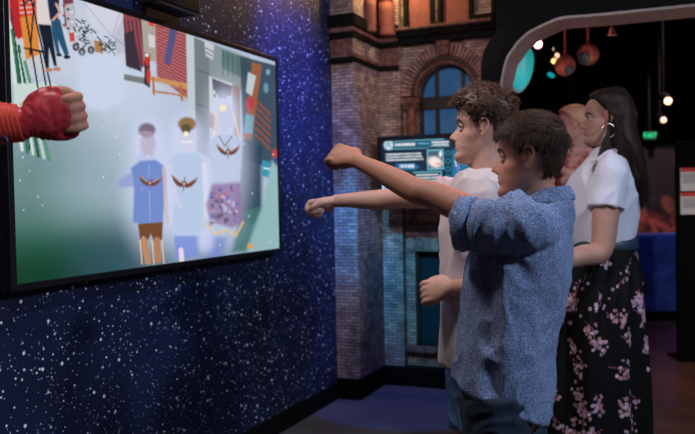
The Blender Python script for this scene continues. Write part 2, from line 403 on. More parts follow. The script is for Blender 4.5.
# ledges above
zb = lambda py: lz(430, py, BAY)[1]
bevel(mk('cornice', join(box(vL, vR, BAY-.10, BAY, zb(38), zb(32)), box(vL, vR, BAY-.07, BAY, zb(44), zb(38))), DARK, bay, wf=True), .006)
bevel(mk('string_course', box(vL, vR, BAY-.13, BAY, zb(32), zb(29)), STONE, bay, wf=True), .006)
for px0, px1, pb in ((409, 431, 31), (443, 470, 28), (497, 520, 20)):
    a, z0 = lz(px0, pb, BAY-.05); b, _ = lz(px1, pb, BAY-.05)
    bevel(mk('terracotta_panel', box(a, b, BAY-.05, BAY, z0, H), STONE2, bay, wf=True), .01)
    bevel(mk('panel_frame', join(box(a-.03, a, BAY-.075, BAY, z0-.03, H), box(b, b+.03, BAY-.075, BAY, z0-.03, H), box(a-.03, b+.03, BAY-.075, BAY, z0-.05, z0)), DARK, bay, wf=True), .006)
for px0, px1, pb in ((431, 443, 23), (470, 496, 16)):
    a, z0 = lz(px0, pb, BAY-.08); b, _ = lz(px1, pb, BAY-.08)
    bevel(mk('corbel', join(box(a, b, BAY-.12, BAY, z0-.07, z0)), DARK, bay, wf=True), .012)
    mk('brick_pilaster', box(a+.01, b-.01, BAY-.06, BAY, z0, H), BRX, bay, wf=True)
# low window: frame, head, sill
mk('window_head', join(*[prism([(lx0-.04+i*.05, lz1), (lx0+.008+i*.05, lz1), (lx0+.004+i*.052, lz1+.085), (lx0-.046+i*.052, lz1+.085)], BAY-.012, BAY+.01) for i in range(10)]), VOUS, bay, wf=True)
mk('stone_band', box(vL, vR, BAY-.015, BAY, lz(415, 226, BAY)[1], lz(415, 221, BAY)[1]), STONE, bay, wf=True)
mk('window_sill', join(box(lx0-.06, lx1+.06, BAY-.05, BAY+.05, lz0-.035, lz0), box(lx0-.03, lx1+.03, BAY-.03, BAY+.05, lz0-.055, lz0-.035)), STONE, bay, wf=True)
TEAL = mat('dark_teal_glass', (.01, .03, .04), .2)
mk('window_frame', join(box(lx0, lx0+.02, BAY+.03, BAY+.06, lz0, lz1), box(lx1-.02, lx1, BAY+.03, BAY+.06, lz0, lz1), box(lx0, lx1, BAY+.03, BAY+.06, lz1-.02, lz1), box(lx0, lx1, BAY+.03, BAY+.06, (lz0+lz1)/2-.01, (lz0+lz1)/2+.01)), FR, bay, wf=True)
mk('window_pane', box(lx0, lx1, BAY+.05, BAY+.055, lz0, lz1), TEAL, bay, wf=True)
bevel(mk('plinth', box(vL, vR, BAY-.06, BAY, 0, .125), DARK, bay, wf=True), .006)
# terracotta colonnettes on the pier above the cornice
for px, pyb, u in ((372, 32, None), (387, 36, None)):
    vv, z0 = lz(px, pyb, UB-.05)
    if px == 372: uu, z0 = lu(px, pyb, VA+.05); base = (VA+.04, uu, z0)
    else: base = (vv, UB-.05, z0)
    r = .035 if px == 372 else .05
    o = mk('colonnette', sweep([(base[0], base[1], z0), (base[0], base[1], z0+.05), (base[0], base[1], z0+.2), (base[0], base[1], z0+.26), (base[0], base[1], H)], [r*1.1, r, r, r*.8, r*.8], n=20, sub=3, round_caps=False), STONE2, pier, smooth=True, wf=True)

# ---------------------------------------------------------------- portal
UP = .55                                # portal plane (local y), nearer than the facade
def pl(px, py): return lz(px, py, UP)
opx = [(500, 434), (501, 330), (502, 200), (502, 110), (503, 84), (508, 61), (514, 51), (520, 43), (530, 34), (541, 28), (552, 23), (564, 19), (600, 16), (640, 12), (700, 6), (760, 0)]
ipx = [(511, 434), (512, 330), (512, 200), (512, 110), (513, 90), (517, 70), (522, 60), (528, 52), (537, 44), (547, 37), (556, 32), (567, 29), (600, 26), (640, 23), (700, 18), (760, 13)]
epx = [(480, 434), (481, 330), (482, 200), (483, 110), (483, 84), (484, 60), (489, 47), (496, 36), (507, 24), (520, 15), (536, 8), (556, 3), (600, -3), (640, -8), (700, -15), (760, -22)]
def fl(lst):
    o = [pl(*p) for p in lst]; o[0] = (o[1][0], 0.0); return [(q_[0], q_[1]) for q_ in catmull([(x, z, 0) for x, z in o], 4)]
def thin(pts, t):
    o = []
    for i, (x, z) in enumerate(pts):
        a = pts[max(i-1, 0)]; b = pts[min(i+1, len(pts)-1)]; dx, dz = b[0]-a[0], b[1]-a[1]; L = math.hypot(dx, dz); o.append((x+dz/L*t, z-dx/L*t))
    return o
portal = empty('portal_arch', W(pl(500, 300)[0], UP, 0), 'large black rounded portal with a thin steel inner band beside the facade', 'arch')
STEEL = noise_col(mat('brushed_steel', rough=.5, metal=.45), 60, (.24, .20, .19), (.38, .33, .31), stretch=(1, 1, 12))
mk('arch_body', band(fl(opx), fl(epx), UP-.05, UP+.18), DARK, portal, wf=True)
top_e = fl(epx)[28:]; mk('arch_lintel', band(top_e, [(x, 3.58) for x, z in top_e], UP+.02, UP+.17), DARK, portal, wf=True)
mk('steel_band', band(thin(fl(opx), .012), fl(opx), UP-.06, UP+.19), STEEL, portal, wf=True)
# polished floor beyond the portal
a = fl(opx)[0][0]+.01
tag(mk('floor_gallery', box(a, a+6, UP-.3, 6.0, .001, .004), TILE, wf=True), kind='structure')

# ================================================================ TELEVISION
uL, _ = lu(12, 150, .06); uR, _ = lu(277, 150, .06)
zT = lu(275.5, 62, .06)[1]; zB = lu(279.5, 248, .06)[1]
tv = empty('wall_television', W(.03, (uL+uR)/2, zB), 'large flat television on the starry wall showing glowing figures', 'television')
bz = .022
bevel(mk('television_back', box(.003, .055, uL-bz, uR+bz, zB-bz, zT+bz), BLK, tv, wf=True), .004)
bevel(mk('bezel', join(box(.055, .066, uL-bz, uL, zB-bz, zT+bz), box(.055, .066, uR, uR+bz, zB-bz, zT+bz), box(.055, .066, uL, uR, zT, zT+bz), box(.055, .066, uL, uR, zB-bz, zB)), BLK, tv, wf=True), .002)
me, pts = grid_panel((.060, uL, zT), (.060, uR, zT), (.060, uL, zB), 470, 270)
M3 = np.array(MCI @ WF); hp = np.c_[pts, np.ones(len(pts))] @ M3.T
X = 347.5+F*hp[:, 0]/-hp[:, 2]; Y = 217-F*hp[:, 1]/-hp[:, 2]
p = Painter(X, Y, (182, 198, 220))
p.ell(60, 40, 90, 60, (205, 212, 228), .9, .6); p.ell(110, 95, 60, 60, (205, 216, 236), .8, .7)
p.ell(35, 205, 75, 90, (104, 138, 136), .95, .8); p.ell(90, 215, 40, 60, (160, 185, 196), .6, .8); p.ell(45, 280, 120, 62, (40, 104, 84), .95, .6); p.ell(50, 288, 90, 42, (10, 62, 38), .97, .7); p.ell(118, 262, 44, 34, (48, 84, 98), .8, .8); p.ell(200, 262, 50, 22, (92, 120, 150), .7, .8)
# left side of the scene on the screen
p.poly([(8, -20), (44, -20), (46, 70), (8, 85)], (205, 208, 215)); p.poly([(8, -20), (20, -20), (26, 36), (16, 40), (10, 20)], (190, 35, 45))
p.poly([(17, -5), (36, -6), (37, 20), (22, 22)], (222, 82, 52)); p.poly([(20, 18), (36, 14), (40, 54), (26, 60)], (226, 140, 52))
for k in range(3): p.line([(20, 3+5*k), (33, 2+5*k)], 1.2, (240, 225, 215), .8)
for k, c in enumerate([(220, 232, 228), (38, 118, 84), (205, 225, 218), (30, 96, 70), (190, 214, 205), (90, 150, 130)]):
    p.line([(9+k*3.2, 22+8*k), (22+k*5.5, 150+2*k)], 3.0, c)
p.line([(11, 10), (30, 150)], 1.6, (25, 60, 60))
p.poly([(14, 84), (52, 82), (66, 93), (50, 118), (14, 118)], (205, 222, 218)); p.line([(20, 104), (48, 100), (64, 92)], 2, (196, 178, 84))
for a_, b_ in (((22, -8), (38, 88)), ((22, 5), (37, -4)), ((30, -6), (52, 92)), ((24, 48), (44, 52)), ((34, 2), (30, 55)), ((40, 52), (46, 85))): p.line([a_, b_], 1.7, (28, 30, 42))
p.poly([(36, -10), (50, -10), (52, 26), (38, 26)], (224, 216, 214)); p.poly([(38, 24), (51, 25), (54, 45), (57, 66), (54, 66), (49, 48), (49, 68), (46, 68), (43, 45)], (18, 26, 44))
p.ell(49, 70, 4, 2, (190, 130, 100)); p.ell(57, 69, 4, 2, (190, 130, 100)); p.line([(50, 2), (53, 20)], 2, (205, 160, 135))
p.poly([(46, -10), (60, -10), (58, 20), (50, 20)], (26, 38, 66)); p.poly([(51, 20), (60, 19), (64, 36), (69, 54), (65, 56), (58, 40), (60, 54), (57, 55), (52, 34)], (34, 84, 116))
p.line([(56, 4), (60, 12), (53, 20)], 2.4, (208, 165, 140)); p.ell(67, 57, 3.5, 2, (20, 30, 40)); p.ell(59, 55, 3, 1.6, (20, 30, 40))
p.poly([(62, -10), (72, -10), (75, 14), (65, 28)], (120, 60, 70)); p.poly([(64, 5), (74, 3), (76, 32), (68, 34)], (190, 190, 196))
for k in range(9): p.ell(64+k % 3*4, 6+k*3.2, 1.7, 1.3, [(165, 60, 60), (60, 70, 90), (225, 225, 230)][k % 3])
p.poly([(69, 33), (74, 32), (75, 41), (70, 42)], (210, 70, 70))
rr = random.Random(3)
for k in range(60):
    x, y = 84+rr.gauss(0, 5.5), 36+rr.gauss(0, 8); p.line([(x, y), (x+rr.uniform(-6, 6), y+rr.uniform(-5, 5))], 1.3, [(22, 28, 38), (60, 78, 92), (200, 205, 212)][k % 3])
for x, y in ((76, 47), (91, 50), (82, 52)): p.ell(x, y, 3.4, 4, (26, 30, 40)); p.ell(x, y, 1.6, 2, (150, 158, 168))
p.poly([(94, 40), (103, 42), (103, 54), (95, 52)], (178, 130, 76))
# umbrella and sheet
p.poly([(84, 3), (100, -8), (122, 8), (133, 26), (133, 52), (116, 54), (112, 36), (92, 26)], (214, 216, 230)); p.poly([(113, 36), (124, 16), (133, 30), (132, 52), (117, 54)], (186, 190, 208), .8)
p.line([(112, 36), (122, 8)], .8, (160, 165, 190)); p.line([(84, 3), (112, 36)], .8, (170, 175, 200)); p.line([(112, 36), (131, 50)], .8, (150, 155, 180))
for k in range(26):
    x, y = 108+rr.gauss(0, 4), 47+rr.gauss(0, 4); p.line([(x, y), (x+rr.uniform(-4, 4), y+rr.uniform(-4, 4))], 1.2, (38, 45, 56))
p.poly([(80, 56), (114, 54), (126, 66), (124, 100), (104, 112), (78, 106)], (208, 220, 242), .85, 5)
# shops and brick walls
p.poly([(122, 2), (142, 12), (146, 68), (126, 60)], (150, 70, 82)); p.poly([(124, 34), (133, 30), (142, 72), (126, 66)], (56, 44, 58))
for k in range(5): p.line([(124+k*4, 20), (130+k*4, 68)], 1.2, (62, 48, 62))
p.poly([(124, 74), (146, 78), (144, 84), (124, 80)], (120, 128, 126)); p.poly([(141, 14), (155, 22), (157, 62), (144, 60)], (176, 168, 158))
p.poly([(148, 20), (154, 22), (154, 27), (149, 25)], (228, 66, 48)); p.poly([(148, 34), (155, 36), (155, 48), (149, 47)], (215, 214, 214))
p.poly([(155, 22), (187, 34), (189, 100), (157, 76)], (158, 66, 74))
for k in range(20): p.line([(155, 24+k*3), (189, 36+k*3.5)], .7, (205, 150, 150), .8)
p.poly([(170, 28), (177, 31), (170, 66), (164, 62)], (84, 86, 132)); p.poly([(145, 52), (150, 54), (150, 88), (144, 84)], (38, 40, 50)); p.ell(147.5, 60, 2.6, 6, (206, 48, 48)); p.ell(148.5, 76, 2.4, 8, (196, 60, 52)); p.ell(147, 55, 1.8, 1.8, (240, 235, 232))
p.poly([(150, 76), (189, 84), (189, 90), (150, 80)], (206, 150, 96)); p.line([(153, 78), (154, 94)], 2.4, (190, 120, 66)); p.line([(181, 86), (182, 100)], 2.4, (180, 110, 62)); p.line([(153, 91), (186, 96)], 2, (190, 128, 74))
p.poly([(186, 33), (195, 37), (197, 120), (188, 118)], (196, 208, 214)); p.poly([(194, 37), (212, 45), (212, 160), (196, 150)], (118, 130, 134)); p.line([(196, 70), (210, 74)], .8, (70, 80, 88)); p.line([(196, 104), (210, 108)], .8, (70, 80, 88))
p.poly([(208, 42), (250, 58), (250, 95), (210, 78)], (138, 152, 156)); p.poly([(222, 50), (246, 58), (246, 80), (222, 68)], (92, 122, 124))
for k in range(5): p.line([(223+5*k, 50+2*k), (223+5*k, 76)], .9, (66, 92, 96))
p.poly([(204, 40), (214, 45), (213, 60), (206, 56)], (206, 206, 216)); p.line([(206, 48), (213, 52)], 1, (90, 90, 110)); p.line([(206, 52), (212, 56)], 1, (90, 90, 110))
p.poly([(209, 76), (234, 84), (235, 160), (210, 154)], (206, 214, 220)); p.poly([(212, 78), (232, 86), (231, 96), (213, 90)], (52, 48, 52))
for k in range(16): p.ell(213+rr.uniform(0, 18), 92+rr.uniform(0, 5), 1.6, 1.8, (52+rr.randint(0, 60), 78, 46))
p.poly([(210, 112), (218, 118), (216, 132), (209, 126)], (176, 70, 66)); p.poly([(232, 84), (240, 88), (240, 150), (234, 150)], (150, 118, 96))
p.poly([(240, 56), (278, 66), (280, 170), (244, 160)], (58, 80, 96)); p.poly([(252, 62), (262, 65), (252, 140), (244, 138)], (156, 96, 62)); p.poly([(248, 72), (256, 76), (252, 96), (246, 92)], (196, 206, 214)); p.ell(250, 104, 4, 7, (192, 48, 56)); p.poly([(246, 114), (254, 116), (252, 134), (244, 132)], (110, 170, 190))
for k in range(6): p.line([(256, 100+k*7), (270, 114+k*7)], 2.2, (146, 84, 52)); 
p.ell(266, 88, 2.5, 5, (110, 150, 170)); p.ell(268, 72, 2, 3, (120, 170, 185))
p.poly([(236, 140), (262, 146), (262, 226), (236, 220)], (34, 62, 82), .95, 3); p.poly([(262, 160), (270, 162), (270, 178), (262, 176)], (56, 150, 180)); p.line([(264, 168), (269, 169)], 1.6, (210, 240, 245))
p.poly([(272, 160), (279, 168), (281, 250), (240, 252), (262, 206)], (150, 190, 192), .95, 2); p.poly([(240, 214), (262, 206), (246, 252), (232, 252)], (64, 118, 116), .9, 3); p.ell(275, 154, 3, 5, (200, 60, 60)); p.ell(276, 160, 3, 3, (60, 80, 150)); p.ell(250, 246, 2.5, 2.5, (240, 160, 70))
# glowing figures
def halo(cx, cy, rx, ry, a=.85): p.ell(cx, cy, rx*.9, ry*.95, (216, 224, 255), a*.85, .6)
halo(150, 190, 27, 56, .75); halo(186, 190, 28, 62, .8); halo(224, 160, 26, 70, .7); halo(148, 140, 15, 20); halo(186, 134, 15, 20); halo(225, 114, 13, 22)
p.ell(147, 158, 9, 8, (196, 205, 240)); p.ell(148, 144, 8, 12, (196, 190, 214)); p.ell(147, 130, 8.5, 7, (110, 92, 110), .9); p.ell(146, 134, 8, 3, (190, 170, 190), .6)
p.poly([(131, 168), (140, 161), (156, 160), (164, 166), (166, 182), (163, 222), (150, 227), (133, 222), (134, 190)], (104, 134, 208), .9, 1.6); p.poly([(132, 172), (118, 180), (120, 188), (134, 186)], (150, 160, 220), .8, 1.5)
p.line([(149, 164), (150, 225)], .9, (150, 180, 235)); p.line([(164, 168), (167, 222)], 4, (214, 190, 196), .8)
p.poly([(138, 224), (163, 222), (162, 240), (154, 242), (151, 234), (147, 242), (140, 240)], (120, 76, 44)); p.line([(144, 240), (148, 262)], 6, (196, 140, 96)); p.line([(157, 240), (158, 260)], 6, (190, 130, 90))
for x in (140, 152, 162): p.line([(x, 240), (x+2, 264)], 1.2, (255, 214, 140), .8)
p.ell(187, 136, 9, 14, (214, 214, 236)); p.ell(187, 124, 9, 7, (150, 116, 76)); p.ell(186, 129, 5, 5, (70, 70, 40), .8); p.ell(186, 134, 2.5, 2.5, (255, 250, 220)); p.line([(182, 142), (192, 142)], 2, (235, 240, 255))
p.poly([(168, 160), (180, 153), (196, 153), (204, 160), (205, 190), (201, 238), (172, 238), (174, 195)], (190, 208, 238), .95, 1.5); p.line([(170, 166), (176, 200), (180, 206)], 5, (210, 214, 240)); p.line([(204, 164), (207, 215)], 5, (222, 224, 248))
p.poly([(174, 236), (200, 236), (198, 256), (176, 260)], (128, 150, 226), .9, 1.5); p.line([(181, 250), (182, 262)], 5, (236, 220, 236))
p.ell(225, 118, 8, 15, (206, 212, 240)); p.ell(223, 108, 3.5, 3.5, (255, 240, 210)); p.line([(217, 112), (214, 136)], 1.6, (255, 226, 180), .8); p.line([(233, 112), (240, 140)], 1.6, (255, 226, 180), .8)
p.poly([(208, 142), (218, 134), (234, 134), (243, 142), (240, 184), (214, 184)], (196, 208, 236), .95, 1.5); p.line([(219, 136), (225, 146), (232, 136)], .9, (90, 90, 110))
p.poly([(212, 184), (240, 182), (243, 224), (232, 228), (210, 222), (206, 205)], (150, 120, 168), .85, 2.5)
for k in range(46): p.ell(222+rr.uniform(-13, 16), 205+rr.uniform(-18, 20), rr.uniform(1, 3), rr.uniform(1, 3), rr.choice([(196, 84, 84), (40, 40, 70), (220, 220, 246), (70, 90, 180), (80, 50, 60)]), .55, .5)
p.line([(206, 224), (216, 234), (226, 230), (236, 236), (243, 222)], 1.8, (250, 200, 110), .8); p.poly([(208, 236), (226, 238), (222, 262), (206, 262)], (120, 140, 214), .7, 3); p.ell(206, 240, 8, 12, (214, 222, 255), .7, .6)
def emblem(cx, cy, s, rot):
    a = math.radians(rot)
    def T(q): return [(cx+s*(x*math.cos(a)-y*math.sin(a)), cy+s*(x*math.sin(a)+y*math.cos(a))) for x, y in q]
    for sg in (-1, 1):
        p.poly(T([(0, 1), (sg*5, -2), (sg*10, -6), (sg*14, -9), (sg*12, -3), (sg*8, 2), (sg*3, 4)]), (128, 88, 78)); p.line(T([(sg*2, 0), (sg*12, -7)]), .8, (200, 160, 140)); p.line(T([(sg*3, 2), (sg*11, -3)]), .7, (60, 40, 44))
    st = []
    for k in range(16):
        r = [8, 2.2, 4.6, 2.2][k % 4]; st.append((r*math.sin(k*PI/8), -r*math.cos(k*PI/8)*1.15))
    p.poly(T(st), (112, 66, 58)); p.ell(cx, cy, 1.3*s, 1.3*s, (226, 190, 160))
emblem(150, 183, .85, 4); emblem(184, 184, .95, 6); emblem(228, 152, .85, 2)
for k in range(22): p.ell(rr.uniform(15, 275), rr.uniform(110, 250), .8, .8, (255, 255, 255), .6)
setcol(me, p.C)
SCR = attr_col(mat('television_picture', (.01, .01, .01), .3, spec=.3), emit=True, strength=.92)
link('television_screen', me, SCR, tv, wf=True)

# sensor camera above the television
u0, z0 = lu(178, 8, .10)
sen = empty('sensor_camera', W(.10, u0, z0), 'small black and pale sensor camera on bracket above the television', 'camera')
bevel(mk('housing', box(.03, .14, u0-.16, u0+.10, z0-.015, z0+.10), BLK, sen, wf=True), .012)
bevel(mk('bracket', box(0, .05, u0-.03, u0+.03, z0+.06, z0+.16), BLK, sen, wf=True), .005)
mk('pale_cover', prism([(0.02, 0), (.10, .0), (.09, .05), (.02, .06)], u0-.14, u0-.02) if False else box(.12, .155, u0-.12, u0-.01, z0+.028, z0+.08), mat('pale_plastic', (.6, .55, .62), .4), sen, wf=True)

# ================================================================ INFORMATION KIOSK
KY = 1.0                                 # local plane
ka, kz1 = lz(376.5, 137, UB-.25); kb = lz(512, 133, UB-.25)[0]; kz0 = lz(376.5, 205, UB-.25)[1]; KU = UB-.25
kio = empty('information_display', W((ka+kb)/2, KU, kz0), 'teal information screen with white text lines fixed before the brick wall', 'display')
bevel(mk('display_frame', box(ka, kb, KU, KU+.05, kz0, kz1), BLK, kio, wf=True), .005)
bevel(mk('wall_bracket', box((ka+kb)/2-.08, (ka+kb)/2+.10, KU+.051, BAY-.001, kz0+.12, kz0+.26), BLK, kio, wf=True), .004)
bw = .03
me, pts = grid_panel((ka+bw, KU-.002, kz1-bw), (kb-bw, KU-.002, kz1-bw), (ka+bw, KU-.002, kz0+bw), 330, 170)
hp = np.c_[pts, np.ones(len(pts))] @ M3.T; X = 347.5+F*hp[:, 0]/-hp[:, 2]; Y = 217-F*hp[:, 1]/-hp[:, 2]
p = Painter(X, Y, (8, 28, 44))
for k in range(26): p.line([(380+k*4.2, 130), (381+k*4.2, 205)], .5, (18, 66, 92), .7)
for k in range(8): p.line([(376, 146+k*8), (500, 143+k*8)], .4, (18, 60, 84), .6)
p.line([(388, 141.4), (444, 139)], .7, (120, 206, 226)); p.line([(389, 149.2), (427, 148), (430, 146.6), (449, 146)], .8, (120, 206, 226)); p.poly([(390, 142), (446, 139.6), (446, 146), (430, 147), (427, 148.4), (390, 148.8)], (28, 92, 118), .8)
p.ell(388.5, 145, 4.6, 4.8, (205, 226, 240)); p.line([(385.5, 147.5), (388.5, 142), (391, 147.5), (385.5, 143.6), (391.5, 143.6)], .7, (90, 130, 160))
def strokes(x0, y0, x1, y1, h, c=(232, 240, 248), seed=0):
    r2 = random.Random(seed); x = x0; sl = (y1-y0)/(x1-x0)
    while x < x1:
        wd = r2.uniform(.7, 1.5); y = y0+sl*(x-x0); p.poly([(x, y-h/2*r2.uniform(.7, 1)), (x+wd, y-h/2), (x+wd, y+h/2), (x, y+h/2*r2.uniform(.7, 1))], c, .95, .35); x += wd+r2.uniform(.12, .35)
        if r2.random() < .12: x += .5
strokes(395, 144.8, 414.5, 144.2, 3.0, seed=1); strokes(418, 143.6, 429, 143.3, 1.4, (96, 190, 224), 2); strokes(431.5, 142.3, 448, 141.8, 1.8, seed=3); strokes(432, 145, 448, 144.4, 1.6, seed=4)
strokes(386, 154.6, 421, 153.4, 1.6, seed=5); strokes(386, 157.4, 422, 156.2, 1.5, seed=6); strokes(386, 160.2, 423, 159, 1.6, seed=7)
p.poly([(396, 163.8), (414, 163.2), (420, 167), (414, 170), (396, 170)], (30, 110, 156)); strokes(400, 166.2, 413, 166, 3.4, seed=8)
p.poly([(427, 149.8), (443.5, 149.2), (444, 169), (427.5, 170)], (120, 196, 216)); p.poly([(428, 151), (442.6, 150.4), (443, 167.8), (428.5, 168.8)], (64, 92, 112)); p.ell(435, 162, 7, 5.2, (244, 226, 220), 1, .4, 20); p.ell(438.5, 164, 3, 1.2, (226, 140, 110), .8, .4, 10); p.ell(440.5, 154, 1.6, 3, (225, 235, 240))
p.line([(413, 172.4), (441, 171.4), (442, 186)], .8, (120, 206, 226)); 
for k in range(4): strokes(416, 175.2+k*3, 438, 174.4+k*3, 1.6, seed=10+k)
for k in range(4): p.ell(448, 153+8*k, 2.8, 3.0, (26, 120, 146)); p.ell(448, 153+8*k, 1.5, 1.7, (10, 44, 60))
p.poly([(452, 150), (506, 148), (506, 200), (452, 202)], (30, 120, 160), .9, 2)
for k in range(70): x = rr.uniform(453, 505); y = rr.uniform(150, 200); p.line([(x, y), (x+rr.uniform(-2, 2), y+rr.uniform(3, 9))], 1.1, rr.choice([(230, 240, 255), (70, 170, 210), (20, 50, 110), (150, 120, 220)]), .85)
p.poly([(379, 186), (412, 184), (412, 203), (379, 204)], (150, 200, 214), .6, 1.5); p.line([(383, 182), (384, 203)], 1.4, (225, 240, 245))
setcol(me, p.C)
link('display_screen', me, attr_col(mat('display_picture', (.01, .01, .01), .3), emit=True, strength=1.0), kio, wf=True)

# ================================================================ THINGS BEYOND THE PORTAL
HD = noise_col(mat('copper_foil', rough=.4, metal=.15), 30, (.75, .20, .12), (1, .50, .36), .45, .6)
MIR = noise_col(mat('smoky_patch', rough=.5), 22, (.05, .06, .08), (.16, .34, .38))
def pendant(px, py, y, r, ptop, label, c):
    q = P(px, py, y)
    e = empty('hanging_globe', q, label, 'ornament', 'copper globes hanging inside the portal')
    mk('globe', ellipsoid(q, (r, r, r), 32, 22), HD, e, smooth=True)
    mk('mirror_cap', ellipsoid(q+V((r*c[0]*.75, -r*.16, -r*.26)), (r*.74, r*.84, r*.68), 24, 16), MIR, e, smooth=True)
    mk('hanging_rod', sweep([q+V((0, 0, r*.9)), V((q.x, q.y, 3.59))], [.008, .008], n=8, sub=1, round_caps=False), mat('copper_rod', (.8, .25, .15), .4, .5), e)
pendant(565, 65.5, 4.9, .066, 40, 'left lower copper globe with dark mirrored patch hanging in the portal', (.1, -.2))
pendant(588, 54.5, 4.9, .069, 28, 'right higher copper globe hanging in the portal', (-.42, -.15))
light('globe_spot', 'SPOT', (1.75, 3.9, 2.55), tuple(P(577, 60, 4.9)), 700, (1, .5, .38), .04, 40)
q = P(523, 69, 4.5)
td = empty('teal_lens_sign', q, 'teal glowing oval lens just inside the steel portal band', 'light')
R_ = Matrix.Rotation(math.radians(14), 3, 'Y')
mk('lens', ellipsoid(q, (.058, .03, .13), 28, 20, R_), mat('teal_glow', (.02, .3, .3), .4, emit=lin((30, 160, 160)), es=.75), td, smooth=True)
mk('lens_rim', ellipsoid(q+V((-.004, .012, -.004)), (.064, .02, .137), 28, 20, R_), mat('rim_white', (.5, .5, .5), .4), td, smooth=True)
mk('hanger_rod', sweep([q+V((.03, 0, .12)), V((q.x+.03, q.y, 3.59))], [.006, .006], n=8, sub=1, round_caps=False), BLK, td)
def lamp(px, py, y, r, col, es, label, cat='lamp', name='ceiling_spotlight', pw=0, group=None):
    q = P(px, py, y); e = empty(name, q, label, cat, group)
    mk('bulb', ellipsoid(q, (r, r, r), 16, 12), mat('bulb_glow', (1, 1, 1), emit=col, es=es), e, smooth=True)
    mk('lamp_housing', sweep([q+V((0, r*.6, r*.2)), q+V((0, r*2.2, r*1.2)), q+V((0, r*4, r*2))], [r*1.15, r*1.4, r*.9], n=16, sub=2), BLK, e, smooth=True)
    mk('drop_rod', sweep([q+V((0, r*3, r*1.8)), V((q.x, q.y+r*3, 3.59))], [.008, .008], n=8, sub=1, round_caps=False), BLK, e)
    if pw: light('bulb_light', 'POINT', q+V((0, -r*1.5, 0)), (0, 0, 0), pw, col, r).parent = None
    return e
lamp(538, 44.5, 4.3, .024, (1, .30, .38), 3.2, 'bright pink spotlight at the bend of the steel portal band', pw=2.5)
lamp(554, 61, 5.6, .020, (1, .55, .20), 2.2, 'amber lamp just left of the lower copper globe')
lamp(557, 55.5, 6.4, .020, (1, .55, .3), 1.6, 'small amber lamp above the left copper globe')
lamp(553, 49, 7, .014, (1, .5, .3), .8, 'tiny dim lamp highest beside the left copper globe')
lamp(668, 101, 7, .034, (1, .62, .32), 2.6, 'warm ceiling spotlight, the upper one right of the woman')
lamp(663.5, 120, 8, .030, (1, .58, .34), 1.6, 'dimmer warm ceiling spotlight below the other, above the exit sign')
lamp(572, 113, 7.5, .018, (1, .5, .15), 1.2, 'small orange lamp left of the woman forehead')
q = P(551, 75, 6); t = empty('indicator_light', q, 'small teal indicator light under the left copper globe', 'light')
mk('teal_bulb', ellipsoid(q, (.032, .02, .018), 16, 10, Matrix.Rotation(.5, 3, 'Y')), mat('teal_led', (0, .3, .3), emit=lin((20, 170, 180)), es=.8), t, smooth=True)
mk('drop_rod', box(q.x-.004, q.x+.004, q.y+.01, q.y+.018, q.z, 3.6), BLK, t)
q = P(612, 33, 4.18); t = empty('smoke_detector', q, 'small pinkish bell-shaped fitting below the steel band right of the globes', 'fitting')
mk('bell', sweep([q+V((0, 0, -.012)), q+V((0, 0, 0)), q+V((0, 0, .03))], [.026, .018, .010], n=16, sub=2, round_caps=False), mat('pink_plastic', (.5, .22, .22), .5), t, smooth=True)
mk('drop_rod', sweep([q+V((0, 0, .02)), V((q.x, q.y, 3.59))], [.006, .006], n=8, sub=1, round_caps=False), BLK, t)
# exit sign
q = P(650, 135.5, 8.5)
ex = empty('exit_sign', q, 'green lit exit sign on the dark wall right of the woman', 'sign')
bevel(mk('sign_box', box(q.x-.075, q.x+.075, q.y, q.y+.04, q.z-.05, q.z+.05), BLK, ex), .004)
def text(s, size, loc, m, parent, name='lettering', rot=(PI/2, 0, 0), ext=.001):
    c = bpy.data.curves.new(name, 'FONT'); c.body = s; c.size = size; c.align_x = 'CENTER'; c.align_y = 'CENTER'; c.extrude = ext
    o = bpy.data.objects.new(name, c); COL.objects.link(o); o.location = loc; o.rotation_euler = rot
    dg = bpy.context.evaluated_depsgraph_get(); me = bpy.data.meshes.new_from_object(o.evaluated_get(dg)); me.transform(o.matrix_basis)
    bpy.data.objects.remove(o); return link(name, me, m, parent)
mk('green_face', box(q.x-.068, q.x+.068, q.y-.003, q.y, q.z-.043, q.z+.043), mat('exit_dark', (.0, .06, .03), emit=(0, .04, .016), es=1), ex)
mk('drop_rod', box(q.x-.01, q.x+.01, q.y+.01, q.y+.03, q.z+.05, 3.6), BLK, ex)
text('EXIT', .075, (q.x, q.y-.005, q.z), mat('exit_glow', (0, 1, .4), emit=(.02, .9, .32), es=.7), ex)
# two white notices with red tops
PW = mat('notice_white', (.55, .52, .50), .5, emit=(.5, .46, .44), es=.28); PR = mat('notice_red', (.5, .04, .03), .5, emit=(.5, .04, .03), es=.3); PT = mat('notice_ink', (.2, .2, .2), .6)
post = empty('notice_stand', P(692, 300, 5.4), 'dark upright panel carrying the two lit notices at the right edge', 'stand')
q0 = P(692, 200, 5.4)
bevel(mk('panel_board', box(q0.x-.10, q0.x+.25, q0.y+.012, q0.y+.05, .02, q0.z+.42), DARK, post), .005)
mk('panel_foot', box(q0.x-.12, q0.x+.27, q0.y-.1, q0.y+.16, 0, .02), DARK, post)
for y0, y1, wds in ((168, 190.5, 'upper'), (192.5, 214, 'lower')):
    a = P(681, y0, 5.4); b = P(708, y1, 5.4)
    t = empty('lit_notice', ((a.x+b.x)/2, q0.y, b.z), wds+' of the two white notices with a red heading at the right edge', 'notice', 'lit notices on the dark panel')
    mk('notice_sheet', box(a.x, b.x, q0.y+.002, q0.y+.0118, b.z, a.z), PW, t)
    mk('red_heading', box(a.x, b.x, q0.y-.002, q0.y+.002, a.z-.028, a.z), PR, t)
    mk('text_lines', join(*[box(a.x+.012, b.x-.02-.02*(k % 3), q0.y, q0.y+.002, a.z-.05-k*.014, a.z-.045-k*.014) for k in range(5)]), PT, t)
